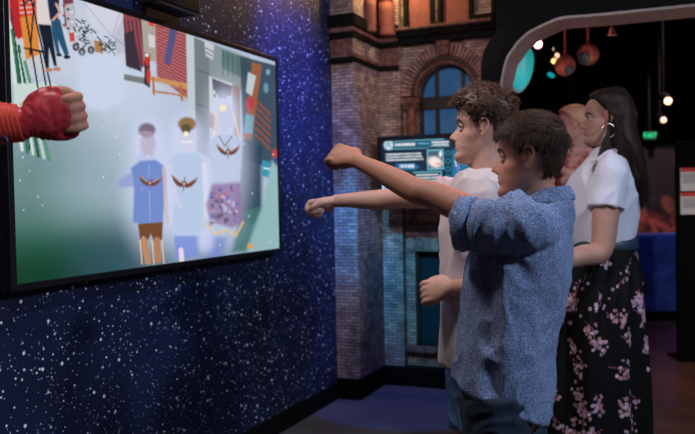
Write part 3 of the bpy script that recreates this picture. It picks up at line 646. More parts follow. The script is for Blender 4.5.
# blue counter, mural behind
a = P(642, 236, 7.0); b = P(760, 262, 7.0)
cn = empty('display_plinth', ((a.x+b.x)/2, 7.2, 0), 'low dark blue plinth in the gallery right of the woman', 'plinth')
bevel(mk('plinth_body', box(a.x-1.2, b.x, 7.0, 7.5, 0.09, a.z), noise_col(mat('blue_felt', rough=.5, emit=lin((14, 26, 60)), es=.0), 6, (.02, .05, .22), (.05, .10, .40)), cn), .02)
mk('plinth_kick', box(a.x-1.15, b.x-.05, 7.05, 7.45, 0, .09), DARK, cn)
light('plinth_blue_lamp', 'SPOT', (a.x+.5, 6.2, 3.0), (a.x+.5, 7.1, .7), 60, (.12, .25, 1), .1, 45)
me, pts = grid_panel((a.x-1.3, 8.35, 1.66), (b.x+.3, 8.35, 1.66), (a.x-1.3, 8.35, .35), 220, 110)
xx, zz = pts[:, 0], pts[:, 2]; p = Painter((xx-xx.min())*100, (1.66-zz)*100, (16, 15, 20)); r3 = random.Random(5)
for k in range(130):
    c = r3.choice([(96, 34, 44), (120, 50, 52), (50, 22, 40), (30, 34, 70), (140, 80, 70), (24, 18, 30)]); p.ell(r3.uniform(0, 330), r3.gauss(70, 24), r3.uniform(4, 16), r3.uniform(3, 10), c, .7, .3, r3.uniform(-60, 60))
for k in range(16): x = r3.uniform(10, 320); y = r3.uniform(50, 95); p.line([(x, y), (x+r3.uniform(-22, 22), y+r3.uniform(-10, 10)), (x+r3.uniform(-34, 34), y+r3.uniform(8, 20))], 5, (168, 84, 80), .7, 2)
setcol(me, p.C)
mur = empty('gallery_mural', ((a.x+b.x)/2, 8.36, 0), 'dark backdrop mural of reddish shapes behind the blue plinth', 'mural')
link('mural_print', me, attr_col(mat('mural_print', rough=.6)), mur)
mk('mural_board', box(a.x-1.32, b.x+.32, 8.36, 8.42, 0, 1.7), DARK, mur)
light('mural_spot', 'SPOT', (a.x+.6, 6.6, 3.3), (a.x+.6, 8.3, 1.2), 260, (1, .6, .55), .1, 60)

# ================================================================ PEOPLE
def skin_mat(name, c, dark):
    m = mat(name, c, .6, sss=.12, spec=.3); a = nd(m, 'ShaderNodeAttribute'); a.attribute_name = 'Col'
    tc = nd(m, 'ShaderNodeTexCoord'); n = nd(m, 'ShaderNodeTexNoise'); n.inputs['Scale'].default_value = 55; n.inputs['Detail'].default_value = 4; lk(m, tc.outputs['Object'], n.inputs['Vector'])
    r = nd(m, 'ShaderNodeMapRange'); r.inputs[3].default_value = .84; r.inputs[4].default_value = 1.12; lk(m, n.outputs['Fac'], r.inputs[0])
    mx = nd(m, 'ShaderNodeVectorMath', operation='MULTIPLY'); lk(m, a.outputs['Color'], mx.inputs[0]); lk(m, r.outputs[0], mx.inputs[1]); lk(m, mx.outputs[0], bsdf(m).inputs['Base Color'])
    m['base'] = c; return m
SK = skin_mat('skin_fair', (.56, .34, .26), None); SK2 = skin_mat('skin_warm', (.46, .235, .155), None)

HT = np.array([  # t, front x, back x, half width (head height .22)
 (0.00, .060, .020, .012), (.02, .078, .008, .026), (.06, .090, -.004, .036), (.11, .093, -.018, .044), (.16, .087, -.036, .050), (.20, .087, -.052, .054), (.25, .090, -.064, .058), (.30, .089, -.074, .061),
 (.36, .089, -.082, .064), (.43, .087, -.090, .068), (.50, .083, -.095, .071), (.56, .087, -.098, .073), (.62, .092, -.100, .075), (.70, .092, -.101, .077), (.78, .086, -.098, .076), (.85, .075, -.090, .071),
 (.91, .058, -.075, .060), (.96, .036, -.054, .044), (.99, .012, -.030, .022), (1.0, -.008, -.010, .002)])
def head_pt(t, phi, young=False):
    """arrays t (0 chin..1 crown), phi (0 = face). returns x,y,z in the head frame (face +x, left +y)"""
    t = np.asarray(t, float); phi = np.asarray(phi, float)
    xf_ = np.interp(t, HT[:, 0], HT[:, 1]); xb = np.interp(t, HT[:, 0], HT[:, 2]); wd = np.interp(t, HT[:, 0], HT[:, 3])
    xc = xb+(xf_-xb)*.46; c, s = np.cos(phi), np.sin(phi)
    k = 2/2.15; cs = np.sign(c)*np.abs(c)**k; ss = np.sign(s)*np.abs(s)**k
    x = xc+np.where(c > 0, (xf_-xc)*cs, (xc-xb)*cs); y = wd*ss; z = (t-.5)*.22
    fr = c > 0
    g = lambda v, m_, s_: np.exp(-((v-m_)/s_)**2)
    nh = np.interp(t, [.30, .325, .355, .39, .46, .53, .57], [0, .010, .025, .0235, .012, .002, 0])
    nw = np.interp(t, [.30, .36, .45, .56], [.015, .0125, .0085, .010])
    x = x+np.where(fr, nh*np.exp(-(y/nw)**2), 0)
    x = x+np.where(fr, .0045*g(t, .335, .02)*(g(y, .014, .006)+g(y, -.014, .006)), 0)
    x = x-np.where(fr, .0095*g(t, .505, .055)*(g(y, .032, .015)+g(y, -.032, .015)), 0)
    x = x+np.where(fr, .0035*g(t, .585, .03)*np.exp(-(y/.045)**4), 0)
    x = x+np.where(fr, (.0045*g(t, .275, .018)+.0050*g(t, .222, .017)-.0045*g(t, .249, .009))*np.exp(-(y/.021)**2), 0)
    x = x-np.where(fr, .003*g(t, .165, .02)*np.exp(-(y/.025)**2), 0)
    y = y+np.sign(y)*np.where(fr, .003*g(t, .40, .07)*g(np.abs(phi), 1.0, .3), 0)
    return x, y, z
def head_mesh(n=96, m=110):
    ts = np.linspace(0, 1, m); ts = .5-.5*np.cos(PI*(.02+.98*ts)); ts = (ts-ts[0])/(ts[-1]-ts[0])
    ph = np.arange(n)*2*PI/n
    # denser at the face
    ph = ph-.45*np.sin(ph)*1.0
    T_, PH = np.meshgrid(ts, ph, indexing='ij'); x, y, z = head_pt(T_.ravel(), PH.ravel())
    vs = list(zip(x, y, z)); fs = [(i*n+j, i*n+(j+1) % n, (i+1)*n+(j+1) % n, (i+1)*n+j) for i in range(m-1) for j in range(n)]
    fs += [tuple(range(n))[::-1], tuple((m-1)*n+j for j in range(n))]
    return vs, fs
def ear(sg):
    """C rim, antihelix, lobe and concha plate"""
    yb = .068
    def E(pts, rad, n=10): return sweep([(x, sg*(yb+y), z) for x, y, z in pts], rad, n=n, sub=4)
    helix = E([(.006, .006, .004), (.010, .010, .016), (.004, .016, .028), (-.010, .020, .032), (-.022, .022, .024), (-.027, .021, .008), (-.022, .016, -.008), (-.012, .011, -.020)], [.0028, .0034, .0038, .004, .004, .0038, .0035, .004])
    anti = E([(-.004, .012, .018), (-.013, .014, .012), (-.016, .013, 0), (-.010, .010, -.012)], [.0025, .0035, .0035, .003])
    lobe = ellipsoid((-.004, sg*(yb+.009), -.023), (.0085, .0045, .010), 14, 10)
    plate = ellipsoid((-.009, sg*(yb+.009), .006), (.017, .0042, .026), 18, 12, Matrix.Rotation(sg*math.radians(22), 3, 'Z'))
    trag = ellipsoid((.006, sg*(yb+.007), -.006), (.004, .004, .006), 10, 8)
    stem = ellipsoid((-.008, sg*(yb+.001), .002), (.014, .010, .022), 14, 10)
    v, f = join(helix, anti, lobe, plate, trag, stem)
    return [(-.006+(x+.006)*.86, sg*(.068+(abs(y)-.068)*.8), .002+z*.88) for x, y, z in v], f
def eyelids():
    out = []
    for sg in (-1, 1):
        c = (.0675, sg*.031, .001)
        for z_, r_ in ((.0088, .0034), (-.0076, .0030)):
            out.append(sweep([(c[0]+.0098*math.cos(a)-.001, c[1]+.0135*math.sin(a), z_*(math.cos(a)**.5 if math.cos(a) > 0 else 0)+.001) for a in np.linspace(-1.35, 1.35, 9)], [r_]*9, n=8, sub=2))
    return join(*out)
def head_frame(c, f, s, pitch=0, roll=0, dx=1, dw=1):
    """c = head centre, f = facing xy; s = head height / .22"""
    a = math.atan2(f[1], f[0])
    return Matrix.Translation(c) @ Matrix.Rotation(a, 4, 'Z') @ Matrix.Rotation(-math.radians(pitch), 4, 'Y') @ Matrix.Rotation(math.radians(roll), 4, 'X') @ Matrix.Diagonal((s*dx, s*dw, s, 1))

def hand_vf(wrist, d, thumb, s=1.0, curl=1.0, sg=1):
    """fist: d = forearm direction, thumb = direction the thumb side points to, palm = thumb x d (times sg)"""
    d = V(d).normalized(); th = V(thumb); th = (th-d*th.dot(d)).normalized(); pn = d.cross(th)*sg    # palm side normal
    def L(x, y, z): return tuple(V(wrist)+(d*x+th*y+pn*z)*s)
    vf = [sweep([L(-.01, 0, 0), L(.012, .001, 0), L(.035, .003, .001), L(.060, .002, .002), L(.078, .001, .002)], [(.021, .016), (.024, .0165), (.033, .0165), (.037, .0150), (.035, .012)], side=th, n=22, sub=4)]
    vf.append(ellipsoid(L(.035, .018, .012), (.022*s, .016*s, .014*s), 16, 10))
    vf.append(ellipsoid(L(.035, -.018, .010), (.026*s, .013*s, .012*s), 16, 10))
    if curl > .6: vf.append(ellipsoid(L(.064, .002, .020), (.024*s, .035*s, .019*s), 16, 10))
    for i, (y, r, l) in enumerate(((.0275, .0090, 1.0), (.0095, .0094, 1.07), (-.0085, .0090, 1.0), (-.0255, .0080, .84))):
        k = curl
        pts = [(.060, y*.95, -.002), (.078, y, -.002), (.091, y, .008), (.092+.008*(l-1), y*.98, .023*l), (.080, y*.97, .035*l), (.064, y*.95, .035*l), (.055, y*.94, .024*l)]
        if k < .6: pts = [(.060, y, -.002), (.080, y, -.001), (.104*l, y, .006), (.122*l, y*.97, .020), (.126*l, y*.95, .036), (.116*l, y*.93, .048)]
        rr_ = [r*.9, r*1.06, r*.90, r*.97, r*.88, r*.85, r*.75][:len(pts)]
        vf.append(sweep([L(*q_) for q_ in pts], [a*s for a in rr_], n=14, sub=4))
    tp = [(.012, .020, .006), (.030, .036, .012), (.052, .041, .019), (.069, .040, .024), (.081, .034, .028)]
    vf.append(sweep([L(*q_) for q_ in tp], [a*s for a in (.013, .0125, .0108, .0100, .0085)], n=14, sub=4))
    return join(*vf)

def person_body(name_parts, skin, hm, voxel, extra_lip=True, eye_t=.5, lips=(.50, .20, .19)):
    """one continuous mesh from all skin volumes; hm = head matrix"""
    me = remesh(join(*name_parts), voxel, 2, .5)
    c = co(me); hmi = np.array(hm.inverted()); h = np.c_[c, np.ones(len(c))] @ hmi.T; x, y, z = h[:, 0], h[:, 1], h[:, 2]; t = z/.22+.5
    base = np.tile(np.array(skin['base']), (len(c), 1)); near = (np.abs(z) < .13) & (x > .06)
    a = np.where(near & (x > .075), np.exp(-((t-.25)/.030)**4)*np.exp(-(y/.021)**4), 0)[:, None]; base = base*(1-a*.8)+np.array(lips)*a*.8
    b = np.where(near, np.exp(-((t-.40)/.09)**2)*(np.exp(-((np.abs(y)-.042)/.016)**2)), 0)[:, None]; base = base*(1-b*.25)+np.array((.60, .24, .20))*b*.25
    e_ = np.where((np.abs(z) < .05) & (np.abs(y) > .066) & (x < .03), 1, 0)[:, None]; base = base*(1-e_*.3)+np.array((.62, .25, .21))*e_*.3
    setcol(me, base); return me
EYEW = mat('eye_white', (.62, .60, .58), .2); IRIS = mat('iris', (.05, .05, .045), .15); LASH = mat('brow_hair', (.035, .022, .016), .8)
def face_parts(hm, parent, brow=LASH, iris=IRIS):
    for sg in (-1, 1):
        c = (.0675, sg*.031, .001)
        e = mk('eye', xf(ellipsoid(c, (.0112, .0112, .0105), 20, 14), hm), EYEW, parent, smooth=True)
        mk('iris', xf(ellipsoid((c[0]+.0078, c[1], c[2]), (.0040, .0052, .0052), 16, 10), hm), iris, e, smooth=True)
        lid = []
        for z_, dz in ((.0045, -1), (-.0065, 1)):
            lid.append(sweep([(c[0]+.0115*math.cos(a)+(.0012), c[1]+.0128*math.sin(a), z_*(math.cos(a)**.6 if math.cos(a) > 0 else 0)+.0005) for a in np.linspace(-1.25, 1.25, 9)], [.0011 if z_ < 0 else .0013]*9, n=8, sub=2))
        mk('eyelashes' if True else '', xf(lid[0], hm), brow, parent)
        pts = []
        for k in range(60):
            a = k/59; y = sg*(.014+.034*a); x_, _, _ = head_pt(np.array([.585]), np.array([math.asin(min(.99, abs(y)/.078))])); xx_ = float(x_[0])+.0006
            z_ = (.585-.5)*.22+.006*math.sin(PI*min(1, a*1.1))+random.uniform(-.0022, .0022)
            pts.append(sweep([(xx_-.001, y, z_), (xx_+.001, y+sg*.004, z_+.0012), (xx_-.001, y+sg*.008, z_-.0006)], [.0007, .0007, .0003], n=4, sub=1, round_caps=False))
        mk('eyebrow', xf(join(*pts), hm), brow, parent)
def strand(pts, r, vs, fs):
    """3-sided tapered strand appended to vs, fs"""
    n0 = len(vs); m_ = len(pts); pts = np.array(pts); T = np.gradient(pts, axis=0)
    for i in range(m_):
        t = T[i]/(np.linalg.norm(T[i])+1e-9); a = np.cross(t, [.3, .2, .93]); a /= np.linalg.norm(a)+1e-9; b = np.cross(t, a)
        rr_ = r*(1-(i/(m_-1))**2*.85)
        for k in range(3): an = k*2*PI/3; vs.append(tuple(pts[i]+a*rr_*math.cos(an)+b*rr_*math.sin(an)))
    for i in range(m_-1):
        for k in range(3): fs.append((n0+i*3+k, n0+i*3+(k+1) % 3, n0+(i+1)*3+(k+1) % 3, n0+(i+1)*3+k))
def hair_mat(name, c1, c2):
    m = noise_col(mat(name, rough=.5, spec=.3), 210, c1, c2, .40, .70, detail=2); return m
def hairline(phi, kind):
    a = np.abs((phi+PI) % (2*PI)-PI)    # 0 front .. pi back
    return np.interp(a, [0, .7, 1.05, 1.25, 1.45, 1.75, 2.1, 2.6, PI], {'short': [.80, .79, .70, .56, .56, .62, .36, .20, .17], 'long': [.87, .86, .78, .69, .60, .52, .3, .2, .15]}[kind])
def hair_cap(thick, kind):
    n, m = 72, 44; vs = []; fs = []
    for i in range(m):
        for j in range(n):
            ph = 2*PI*j/n; t0 = float(hairline(np.array([ph]), kind)[0]); f = i/(m-1); t = t0+(1-t0)*(math.sin(f*PI/2)); t = min(t, .9995)
            x, y, z = (float(q_[0]) for q_ in head_pt(np.array([t]), np.array([ph])))
            th = thick(t, ph)*min(1, .15+f*5); nn = V((x+.005, y, z*.9)).normalized(); vs.append((x+nn.x*th, y+nn.y*th, z+nn.z*th))
    fs = [(i*n+j, i*n+(j+1) % n, (i+1)*n+(j+1) % n, (i+1)*n+j) for i in range(m-1) for j in range(n)]
    fs += [tuple((m-1)*n+j for j in range(n)), tuple(range(n))[::-1]]
    return vs, fs
def loft_cloth(rings, side, voxel=.006, extra=(), sup=2.3, n=40, sub=6, smooth=3):
    pts = [r[0] for r in rings]; rad = [(r[1], r[2]) for r in rings]
    return remesh(join(sweep(pts, rad, side=side, n=n, sub=sub, round_caps=False, sup=sup), *extra), voxel, smooth, .6)
def shoe(parent, foot, f, m, s=1.0):
    f = V((f[0], f[1], 0)).normalized(); l = V((-f.y, f.x, 0)); p0 = V(foot)
    def L(x, z): return p0+f*x*s+V((0, 0, z*s))
    up = sweep([L(-.085, .045), L(-.06, .052), L(0, .050), (L(.07, .040)), L(.12, .033), L(.145, .028)], [(.030*s, .036*s), (.036*s, .040*s), (.038*s, .040*s), (.042*s, .030*s), (.040*s, .022*s), (.028*s, .016*s)], side=l, n=20, sub=4)
    sole = sweep([L(-.095, .0125), L(-.05, .0125), L(.05, .0125), L(.12, .0125), L(.15, .0125)], [(.030*s, .012*s), (.040*s, .012*s), (.045*s, .012*s), (.044*s, .012*s), (.030*s, .012*s)], side=l, n=20, sub=3, sup=4)
    o = mk('shoe', up, m, parent, smooth=True); mk('sole', sole, mat('rubber_sole', (.4, .4, .4), .7), o, smooth=True)
def rot2(f, a):
    c, s = math.cos(a), math.sin(a); return (f[0]*c-f[1]*s, f[0]*s+f[1]*c)

def cloth_mat(name, c1, c2, scale=300, rough=.85, bump=.3, stretch=None, lo=.35, hi=.65):
    return noise_col(mat(name, rough=rough, spec=.2), scale, c1, c2, lo, hi, detail=3, bump=bump, stretch=stretch)
JEAN = cloth_mat('dark_denim', (.012, .020, .032), (.035, .055, .085), 420); SHORT = cloth_mat('blue_denim', (.035, .085, .18), (.09, .18, .33), 380)
TEEB = cloth_mat('beige_cotton', (.50, .44, .44), (.58, .52, .52), 500, bump=.15); TEEW = cloth_mat('white_cotton', (.62, .66, .76), (.70, .74, .84), 500, bump=.1)
CHAM = cloth_mat('blue_chambray', (.045, .09, .21), (.34, .44, .64), 320, lo=.38, hi=.66, bump=.2)
SHOEM = mat('dark_shoe', (.03, .03, .035), .6)

# ---------------------------------------------------------------- boy in the blue shirt (front)
fB = V((-.88, .47, 0)).normalized(); rB = V((fB.y, -fB.x, 0)); rB = V((.47, .88, 0)).normalized()  # his right, away from camera
Y1 = 1.85
hm1 = head_frame(P(529.5, 159, Y1-.005), (-.935, .355), .203/.22, 2, 0, .88, .95)
sh = P(521, 230, 1.725); el = P(417, 189, 1.86); wr = P(357, 161, 2.01)
hd = (P(326, 151, 2.065)-wr).normalized()
b1 = empty('person', (P(503, 400, Y1).x, Y1, 0), 'boy in blue button shirt punching his arm toward the television, nearest the camera', 'person')
hx, hy = P(505, 395, Y1).x, Y1
cs = [P(548, 203, Y1), P(543, 214, Y1), P(536, 230, Y1), P(526, 262, Y1), P(517, 310, Y1), P(510, 350, Y1), P(506, 395, Y1), P(505, 415, Y1)]
body = [xf(eyelids(), hm1), xf(head_mesh(), hm1), xf(ear(1), hm1), xf(ear(-1), hm1),
        sweep([hm1 @ V((-.020, 0, -.035)), hm1 @ V((-.018, 0, -.075)), P(543, 205, Y1), P(543, 216, Y1)], [(.046, .048), (.044, .045), (.047, .047), (.06, .05)], side=rB, n=28),
        sweep(cs, [(.048, .044), (.080, .052), (.100, .064), (.115, .080), (.112, .078), (.115, .080), (.115, .085), (.11, .08)], side=rB, n=32),
        sweep([sh+V((.03, .05, -.01)), sh+V((0,0,-.004)), sh.lerp(el, .5)+V((0, 0, -.003)), sh.lerp(el, .85), el+V((0, 0, -.006)), el.lerp(wr, .3)+V((0, 0, -.003)), el.lerp(wr, .65), wr], [.040, .040, .037, .033, .0315, .030, .024, .0195], n=24),
        hand_vf(wr, hd, V((0, .62, .70)), .96, 1, 1)]
rsh = cs[2]+rB*.105+fB*.045+V((0, 0, -.012)); rel = rsh+V((.01, .02, -.24)); rwr = rel+fB*.10+V((.0, .03, -.13))
body += [sweep([rsh-rB*.04, rsh, rsh.lerp(rel, .5), rel, rel.lerp(rwr, .4), rwr], [.045, .045, .037, .032, .030, .020], n=20), hand_vf(rwr, (0, 0, -1), fB, .9, .4, -1)]
legs = []
for s_ in (-1, 1):
    hp_ = V((hx, hy, .70))+rB*.07*s_; ft = V((hx, hy, .06))+rB*.09*s_+fB*.01
    legs.append((hp_, ft)); body.append(sweep([hp_, hp_.lerp(ft, .5)+fB*.01, ft], [.066, .048, .034], n=20))
me = person_body(body, SK2, hm1, .0023); link('body', me, SK2, b1, smooth=True); face_parts(hm1, b1)
jr = [sweep([V((hx, hy, .90)), V((hx, hy, .84)), V((hx, hy, .74)), V((hx, hy, .68))], [(.115, .085), (.125, .093), (.128, .095), (.11, .085)], side=rB, n=30)]
for hp_, ft in legs: jr.append(sweep([hp_+V((0, 0, .03)), hp_.lerp(ft, .25), hp_.lerp(ft, .55), hp_.lerp(ft, .97)], [.083, .078, .064, .056], n=24, round_caps=False)); shoe(b1, (ft.x, ft.y, 0), fB, SHOEM)
jn = link('jeans', wrinkle(remesh(join(*jr), .006, 3), .004, (14, 14, 22), 4), JEAN, b1, smooth=True)
# shirt
def R1(px, py, a, b, dy=0): return (P(px, py, Y1+dy), a, b)
rings = [R1(544, 199, .055, .052), R1(545, 205, .078, .060), R1(541, 213, .110, .074), R1(533, 226, .135, .094), R1(525, 245, .145, .106), R1(518, 275, .146, .110), R1(512, 310, .142, .108), R1(508, 345, .140, .106), R1(504, 375, .140, .106), R1(503, 397, .144, .106)]
slv = sweep([P(538, 230, 1.79), P(521, 227, 1.73), P(497, 226, 1.74), P(478, 225, 1.755), P(463, 223.5, 1.775)], [.058, .060, .059, .056, .057], n=28, round_caps=False)
slr = sweep([rsh-rB*.05, rsh+V((0, 0, -.01)), rsh.lerp(rel, .35), rsh.lerp(rel, .7)], [.058, .056, .055, .055], n=24, round_caps=False)
me = loft_cloth(rings, rB, .0045, [slv, slr], sup=2.3)
c = co(me)
# curved shirt tail: lift the hem at the sides, lower at back and front
cz = np.array([np.dot(v[:2]-np.array([hx, hy]), np.array([fB.x, fB.y])) for v in c]); zh = P(504, 397, Y1).z
k = np.clip((zh+.10-c[:, 2])/.10, 0, 1.2); c[:, 2] += k*(.020-.055*np.clip(-cz/.12, -1, 1)-.02*(cz/.12)**2); setco(me, c)
me = wrinkle(me, .0115, (8, 8, 4.0), 1.3); me = wrinkle(me, .003, (22, 22, 12), 5.1)
link('button_shirt', me, CHAM, b1, smooth=True)
col = sweep([P(568, 207, 1.86), P(562, 199.5, 1.83), P(549, 199, 1.79), P(532, 205, 1.785), P(522, 213, 1.82), P(519, 213, 1.87)], [(.005, .017), (.006, .021), (.006, .021), (.006, .021), (.006, .019), (.004, .013)], side=(0, 0, 1), n=14)
# collar band as closed loop around the neck
nk = P(545, 197.5, Y1); loop = []
for k in range(25):
    a = 2*PI*k/24+math.atan2(fB.y, fB.x); loop.append((nk.x+.056*math.cos(a), nk.y+.056*math.sin(a), nk.z+.002+.009*math.cos(a-math.atan2(-fB.y, -fB.x))))
cv = []; cf = []
for k in range(25):
    q = V(loop[k]); d_ = V((q.x-nk.x, q.y-nk.y, 0)).normalized()
    for (o_, z_) in ((-.004, -.012), (-.006, .014), (-.001, .019), (.007, .014), (.019, -.016), (.013, -.020), (.004, -.004)): cv.append(tuple(q+d_*o_+V((0, 0, z_))))
cf = [(k*7+j, (k+1)*7+j, (k+1)*7+(j+1) % 7, k*7+(j+1) % 7) for k in range(24) for j in range(7)]
o = mk('shirt_collar', (cv, cf), CHAM, b1, smooth=True); sm = o.modifiers.new('s', 'SUBSURF'); sm.levels = sm.render_levels = 2
cuffc = P(463, 223.5, 1.775); cuffd = (P(463, 223.5, 1.775)-P(478, 224, 1.755)).normalized()
o = mk('sleeve_cuff', sweep([cuffc-cuffd*.030, cuffc-cuffd*.028, cuffc+cuffd*.004, cuffc+cuffd*.006], [.0605, .0635, .0640, .061], n=40, sub=1, round_caps=False), CHAM, b1, smooth=True)
bevel(mk('seam_tag', box(-.006, .006, -.001, .001, -.012, .012), mat('black_tag', (.01, .01, .01), .6), b1), .001).location = b1.matrix_basis.inverted() @ P(464.5, 378, 1.735)

# hair of boy one
HB1 = hair_mat('brown_hair', (.032, .018, .012), (.17, .098, .062))
def thick1(t, ph):
    a = abs((ph+PI) % (2*PI)-PI); return .003+.009*sstep(np.array(t), .60, .88)
ho = mk('hair', xf(hair_cap(lambda t, ph: float(thick1(t, ph)), 'short'), hm1), HB1, b1, smooth=True)
def grow(hm, count, kind, thick, length, flow, r=.0011, seed=1, curl=0, npts=6, tmin=0):
    R = random.Random(seed); vs, fs = [], []
    for _ in range(count):
        ph = R.uniform(-PI, PI); t0 = float(hairline(np.array([ph]), kind)[0]); zc_ = R.random(); t = t0+(1-t0)*(1-(1-zc_)**1.5)*.995
        if t < tmin: continue
        x, y, z = (float(q_[0]) for q_ in head_pt(np.array([t]), np.array([ph]))); p0 = V((x, y, z)); nn = V((x+.005, y, z*.9)).normalized()
        th = float(thick(t, ph)); L_ = length(t, ph)*R.uniform(.7, 1.2); fl_ = V(flow(t, ph, R)); fl_ = (fl_-nn*fl_.dot(nn)).normalized()
        pts = []; ax = nn.cross(fl_); cphase = R.uniform(0, 6.28)
        pos = p0+nn*th*R.uniform(.3, .9)
        for k in range(npts):
            f = k/(npts-1); pts.append(tuple(pos+nn*(curl*.4*math.sin(cphase+f*7))+ax*(curl*math.cos(cphase+f*7))))
            dirn = (fl_+nn*(.55*(1-f*1.6)*lift(t, ph))).normalized() if curl == 0 else (fl_+nn*(.7*(1-f))).normalized()
            pos = pos+dirn*L_/(npts-1)
            # keep outside of the cap
            rr_ = V((pos.x+.005, pos.y, pos.z*.9)); 
        strand(pts, r*R.uniform(.7, 1.3), vs, fs)
    return vs, fs
lift = lambda t, ph: .55
def flow1(t, ph, R):
    a = (ph+PI) % (2*PI)-PI; j = R.uniform(-.25, .25)
    k = float(sstep(np.array(t+R.uniform(-.06, .06)), .66, .84))
    b = (-.25+j, .1*np.sign(a)+j, -1); c = (.8+j, .5+j, -.1)
    return tuple(c[i]*k+b[i]*(1-k) for i in range(3))
mk('hair_strands', xf(grow(hm1, 9000, 'short', thick1, lambda t, ph: .016+.018*(t > .7), flow1, .0007), hm1), HB1, ho, smooth=True)

# ---------------------------------------------------------------- boy in the beige tee (behind)
Y2 = 2.3; fC = V((-.94, .34, 0)).normalized(); rC = V((.34, .94, 0)).normalized()
hm2 = head_frame(P(482.5, 130, Y2), (-.975, .22), .213/.22, 5, 0, .88, .95)
b2 = empty('person', (P(482, 400, Y2).x, Y2, 0), 'curly-haired boy in pale beige tee and denim shorts behind the blue-shirted boy', 'person')
hx2 = P(483, 380, Y2).x
cs2 = [P(488, 176, Y2), P(487, 184, Y2), P(486, 200, Y2), P(484, 230, Y2), P(484, 290, Y2), P(484, 330, Y2), P(484, 370, Y2), P(484, 385, Y2)]
ctr = P(486, 200, Y2); rs2 = ctr+rC*.155+V((0, 0, .012)); ds2 = V((-.98, .2, 0)).normalized()
re2 = P(403, 198, 2.50); rw2 = P(335, 201, 2.56); hd2 = (P(303, 208, 2.585)-rw2).normalized()
ls2 = ctr-rC*.155; le2 = P(512, 292, 2.19); lw2 = P(452, 288, 2.14); hd3 = (P(418, 294, 2.18)-lw2).normalized()
body = [xf(eyelids(), hm2), xf(head_mesh(), hm2), xf(ear(1), hm2), xf(ear(-1), hm2),
        sweep([hm2 @ V((-.022, 0, -.035)), hm2 @ V((-.020, 0, -.08)), P(489, 178, Y2), P(488, 190, Y2)], [(.052, .056), (.050, .053), (.054, .056), (.09, .07)], side=rC, n=28),
        sweep(cs2, [(.06, .055), (.10, .07), (.145, .085), (.15, .095), (.125, .085), (.12, .085), (.115, .08), (.11, .075)], side=rC, n=32),
        sweep([rs2-rC*.04, rs2, rs2.lerp(re2, .5), re2, re2.lerp(rw2, .35)+V((0, 0, -.003)), re2.lerp(rw2, .7), rw2], [.048, .047, .040, .034, .034, .026, .021], n=24),
        hand_vf(rw2, hd2, V((0, -.75, .35)), .98, 1, -1),
        sweep([ls2+rC*.04, ls2, ls2.lerp(le2, .5), le2, le2.lerp(lw2, .4), lw2], [.048, .046, .038, .036, .035, .024], n=24),
        hand_vf(lw2, hd3, V((0, .40, .88)), 1.0, 1, 1)]
legs = []
for s_ in (-1, 1):
    hp_ = V((hx2, Y2, .76))+rC*.075*s_; ft = V((hx2, Y2, .06))+rC*.10*s_+fC*.02
    legs.append((hp_, ft)); body.append(sweep([hp_, hp_.lerp(ft, .45)+fC*.01, hp_.lerp(ft, .62), ft], [.072, .050, .050, .034], n=20))
me = person_body(body, SK, hm2, .0024); link('body', me, SK, b2, smooth=True); face_parts(hm2, b2)
jr = [sweep([V((hx2, Y2, .92)), V((hx2, Y2, .84)), V((hx2, Y2, .76)), V((hx2, Y2, .70))], [(.13, .10), (.145, .112), (.148, .112), (.13, .09)], side=rC, n=30)]
for hp_, ft in legs: jr.append(sweep([hp_+V((0, 0, .04)), hp_.lerp(ft, .15), hp_.lerp(ft, .30), hp_.lerp(ft, .36)], [.09, .09, .083, .080], n=24, round_caps=False)); shoe(b2, (ft.x, ft.y, 0), fC, SHOEM, 1.05)
link('shorts', wrinkle(remesh(join(*jr), .006, 3), .005, (12, 12, 16), 2), SHORT, b2, smooth=True)
def R2(px, py, a, b): return (P(px, py, Y2), a, b)
rings = [R2(489, 173, .062, .060), R2(488, 178, .10, .072), R2(486, 187, .155, .090), R2(486, 200, .180, .108), R2(484, 230, .178, .124), R2(484, 265, .168, .124), R2(484, 300, .166, .124), R2(484, 335, .168, .126), R2(484, 360, .170, .126)]
e2 = P(437, 191, 2.49)
slv = sweep([rs2-rC*.05-V((0, 0, .02)), rs2-V((0, 0, .008)), rs2.lerp(e2, .5)-V((0, 0, .004)), e2-V((0, 0, .004))], [.07, .066, .060, .057], n=28, round_caps=False)
sll = sweep([ls2+rC*.05, ls2, ls2.lerp(le2, .35), ls2.lerp(le2, .62)], [.066, .064, .060, .062], n=24, round_caps=False)
me = loft_cloth(rings, rC, .005, [slv, sll]); me = wrinkle(me, .009, (9, 9, 3.2), 7.7); me = wrinkle(me, .003, (20, 20, 8), 2.2)
link('tee_shirt', me, TEEB, b2, smooth=True)
nk = P(489, 173.5, Y2)
mk('neckband', xf(torus((0, 0, 0), .064, .0055, 'z', 40, 10), Matrix.Translation(nk) @ Matrix.Rotation(math.atan2(fC.y, fC.x), 4, 'Z') @ Matrix.Rotation(math.radians(10), 4, 'Y')), TEEB, b2, smooth=True)
HB2 = hair_mat('dark_brown_hair', (.028, .016, .010), (.20, .115, .075))
def thick2(t, ph):
    a = abs((ph+PI) % (2*PI)-PI); return .004+float(sstep(np.array(t), .58, .80))*(.020+.006*(a < 1))
ho = mk('hair', xf(hair_cap(thick2, 'short'), hm2), HB2, b2, smooth=True)
def flow2(t, ph, R):
    j = R.uniform(-.9, .9)
    if t > .66: return (.75+j, .3+j, R.uniform(-.6, .6))
    return (-.3+.3*j, 0, -1)
a_ = grow(hm2, 1500, 'short', thick2, lambda t, ph: .040 if t > .68 else .014, flow2, .0017, 4, .0075, 9, tmin=.64)
b_ = grow(hm2, 5000, 'short', lambda t, ph: .003, lambda t, ph: .016, lambda t, ph, R: (-.25+R.uniform(-.2, .2), 0, -1), .0006, 9)
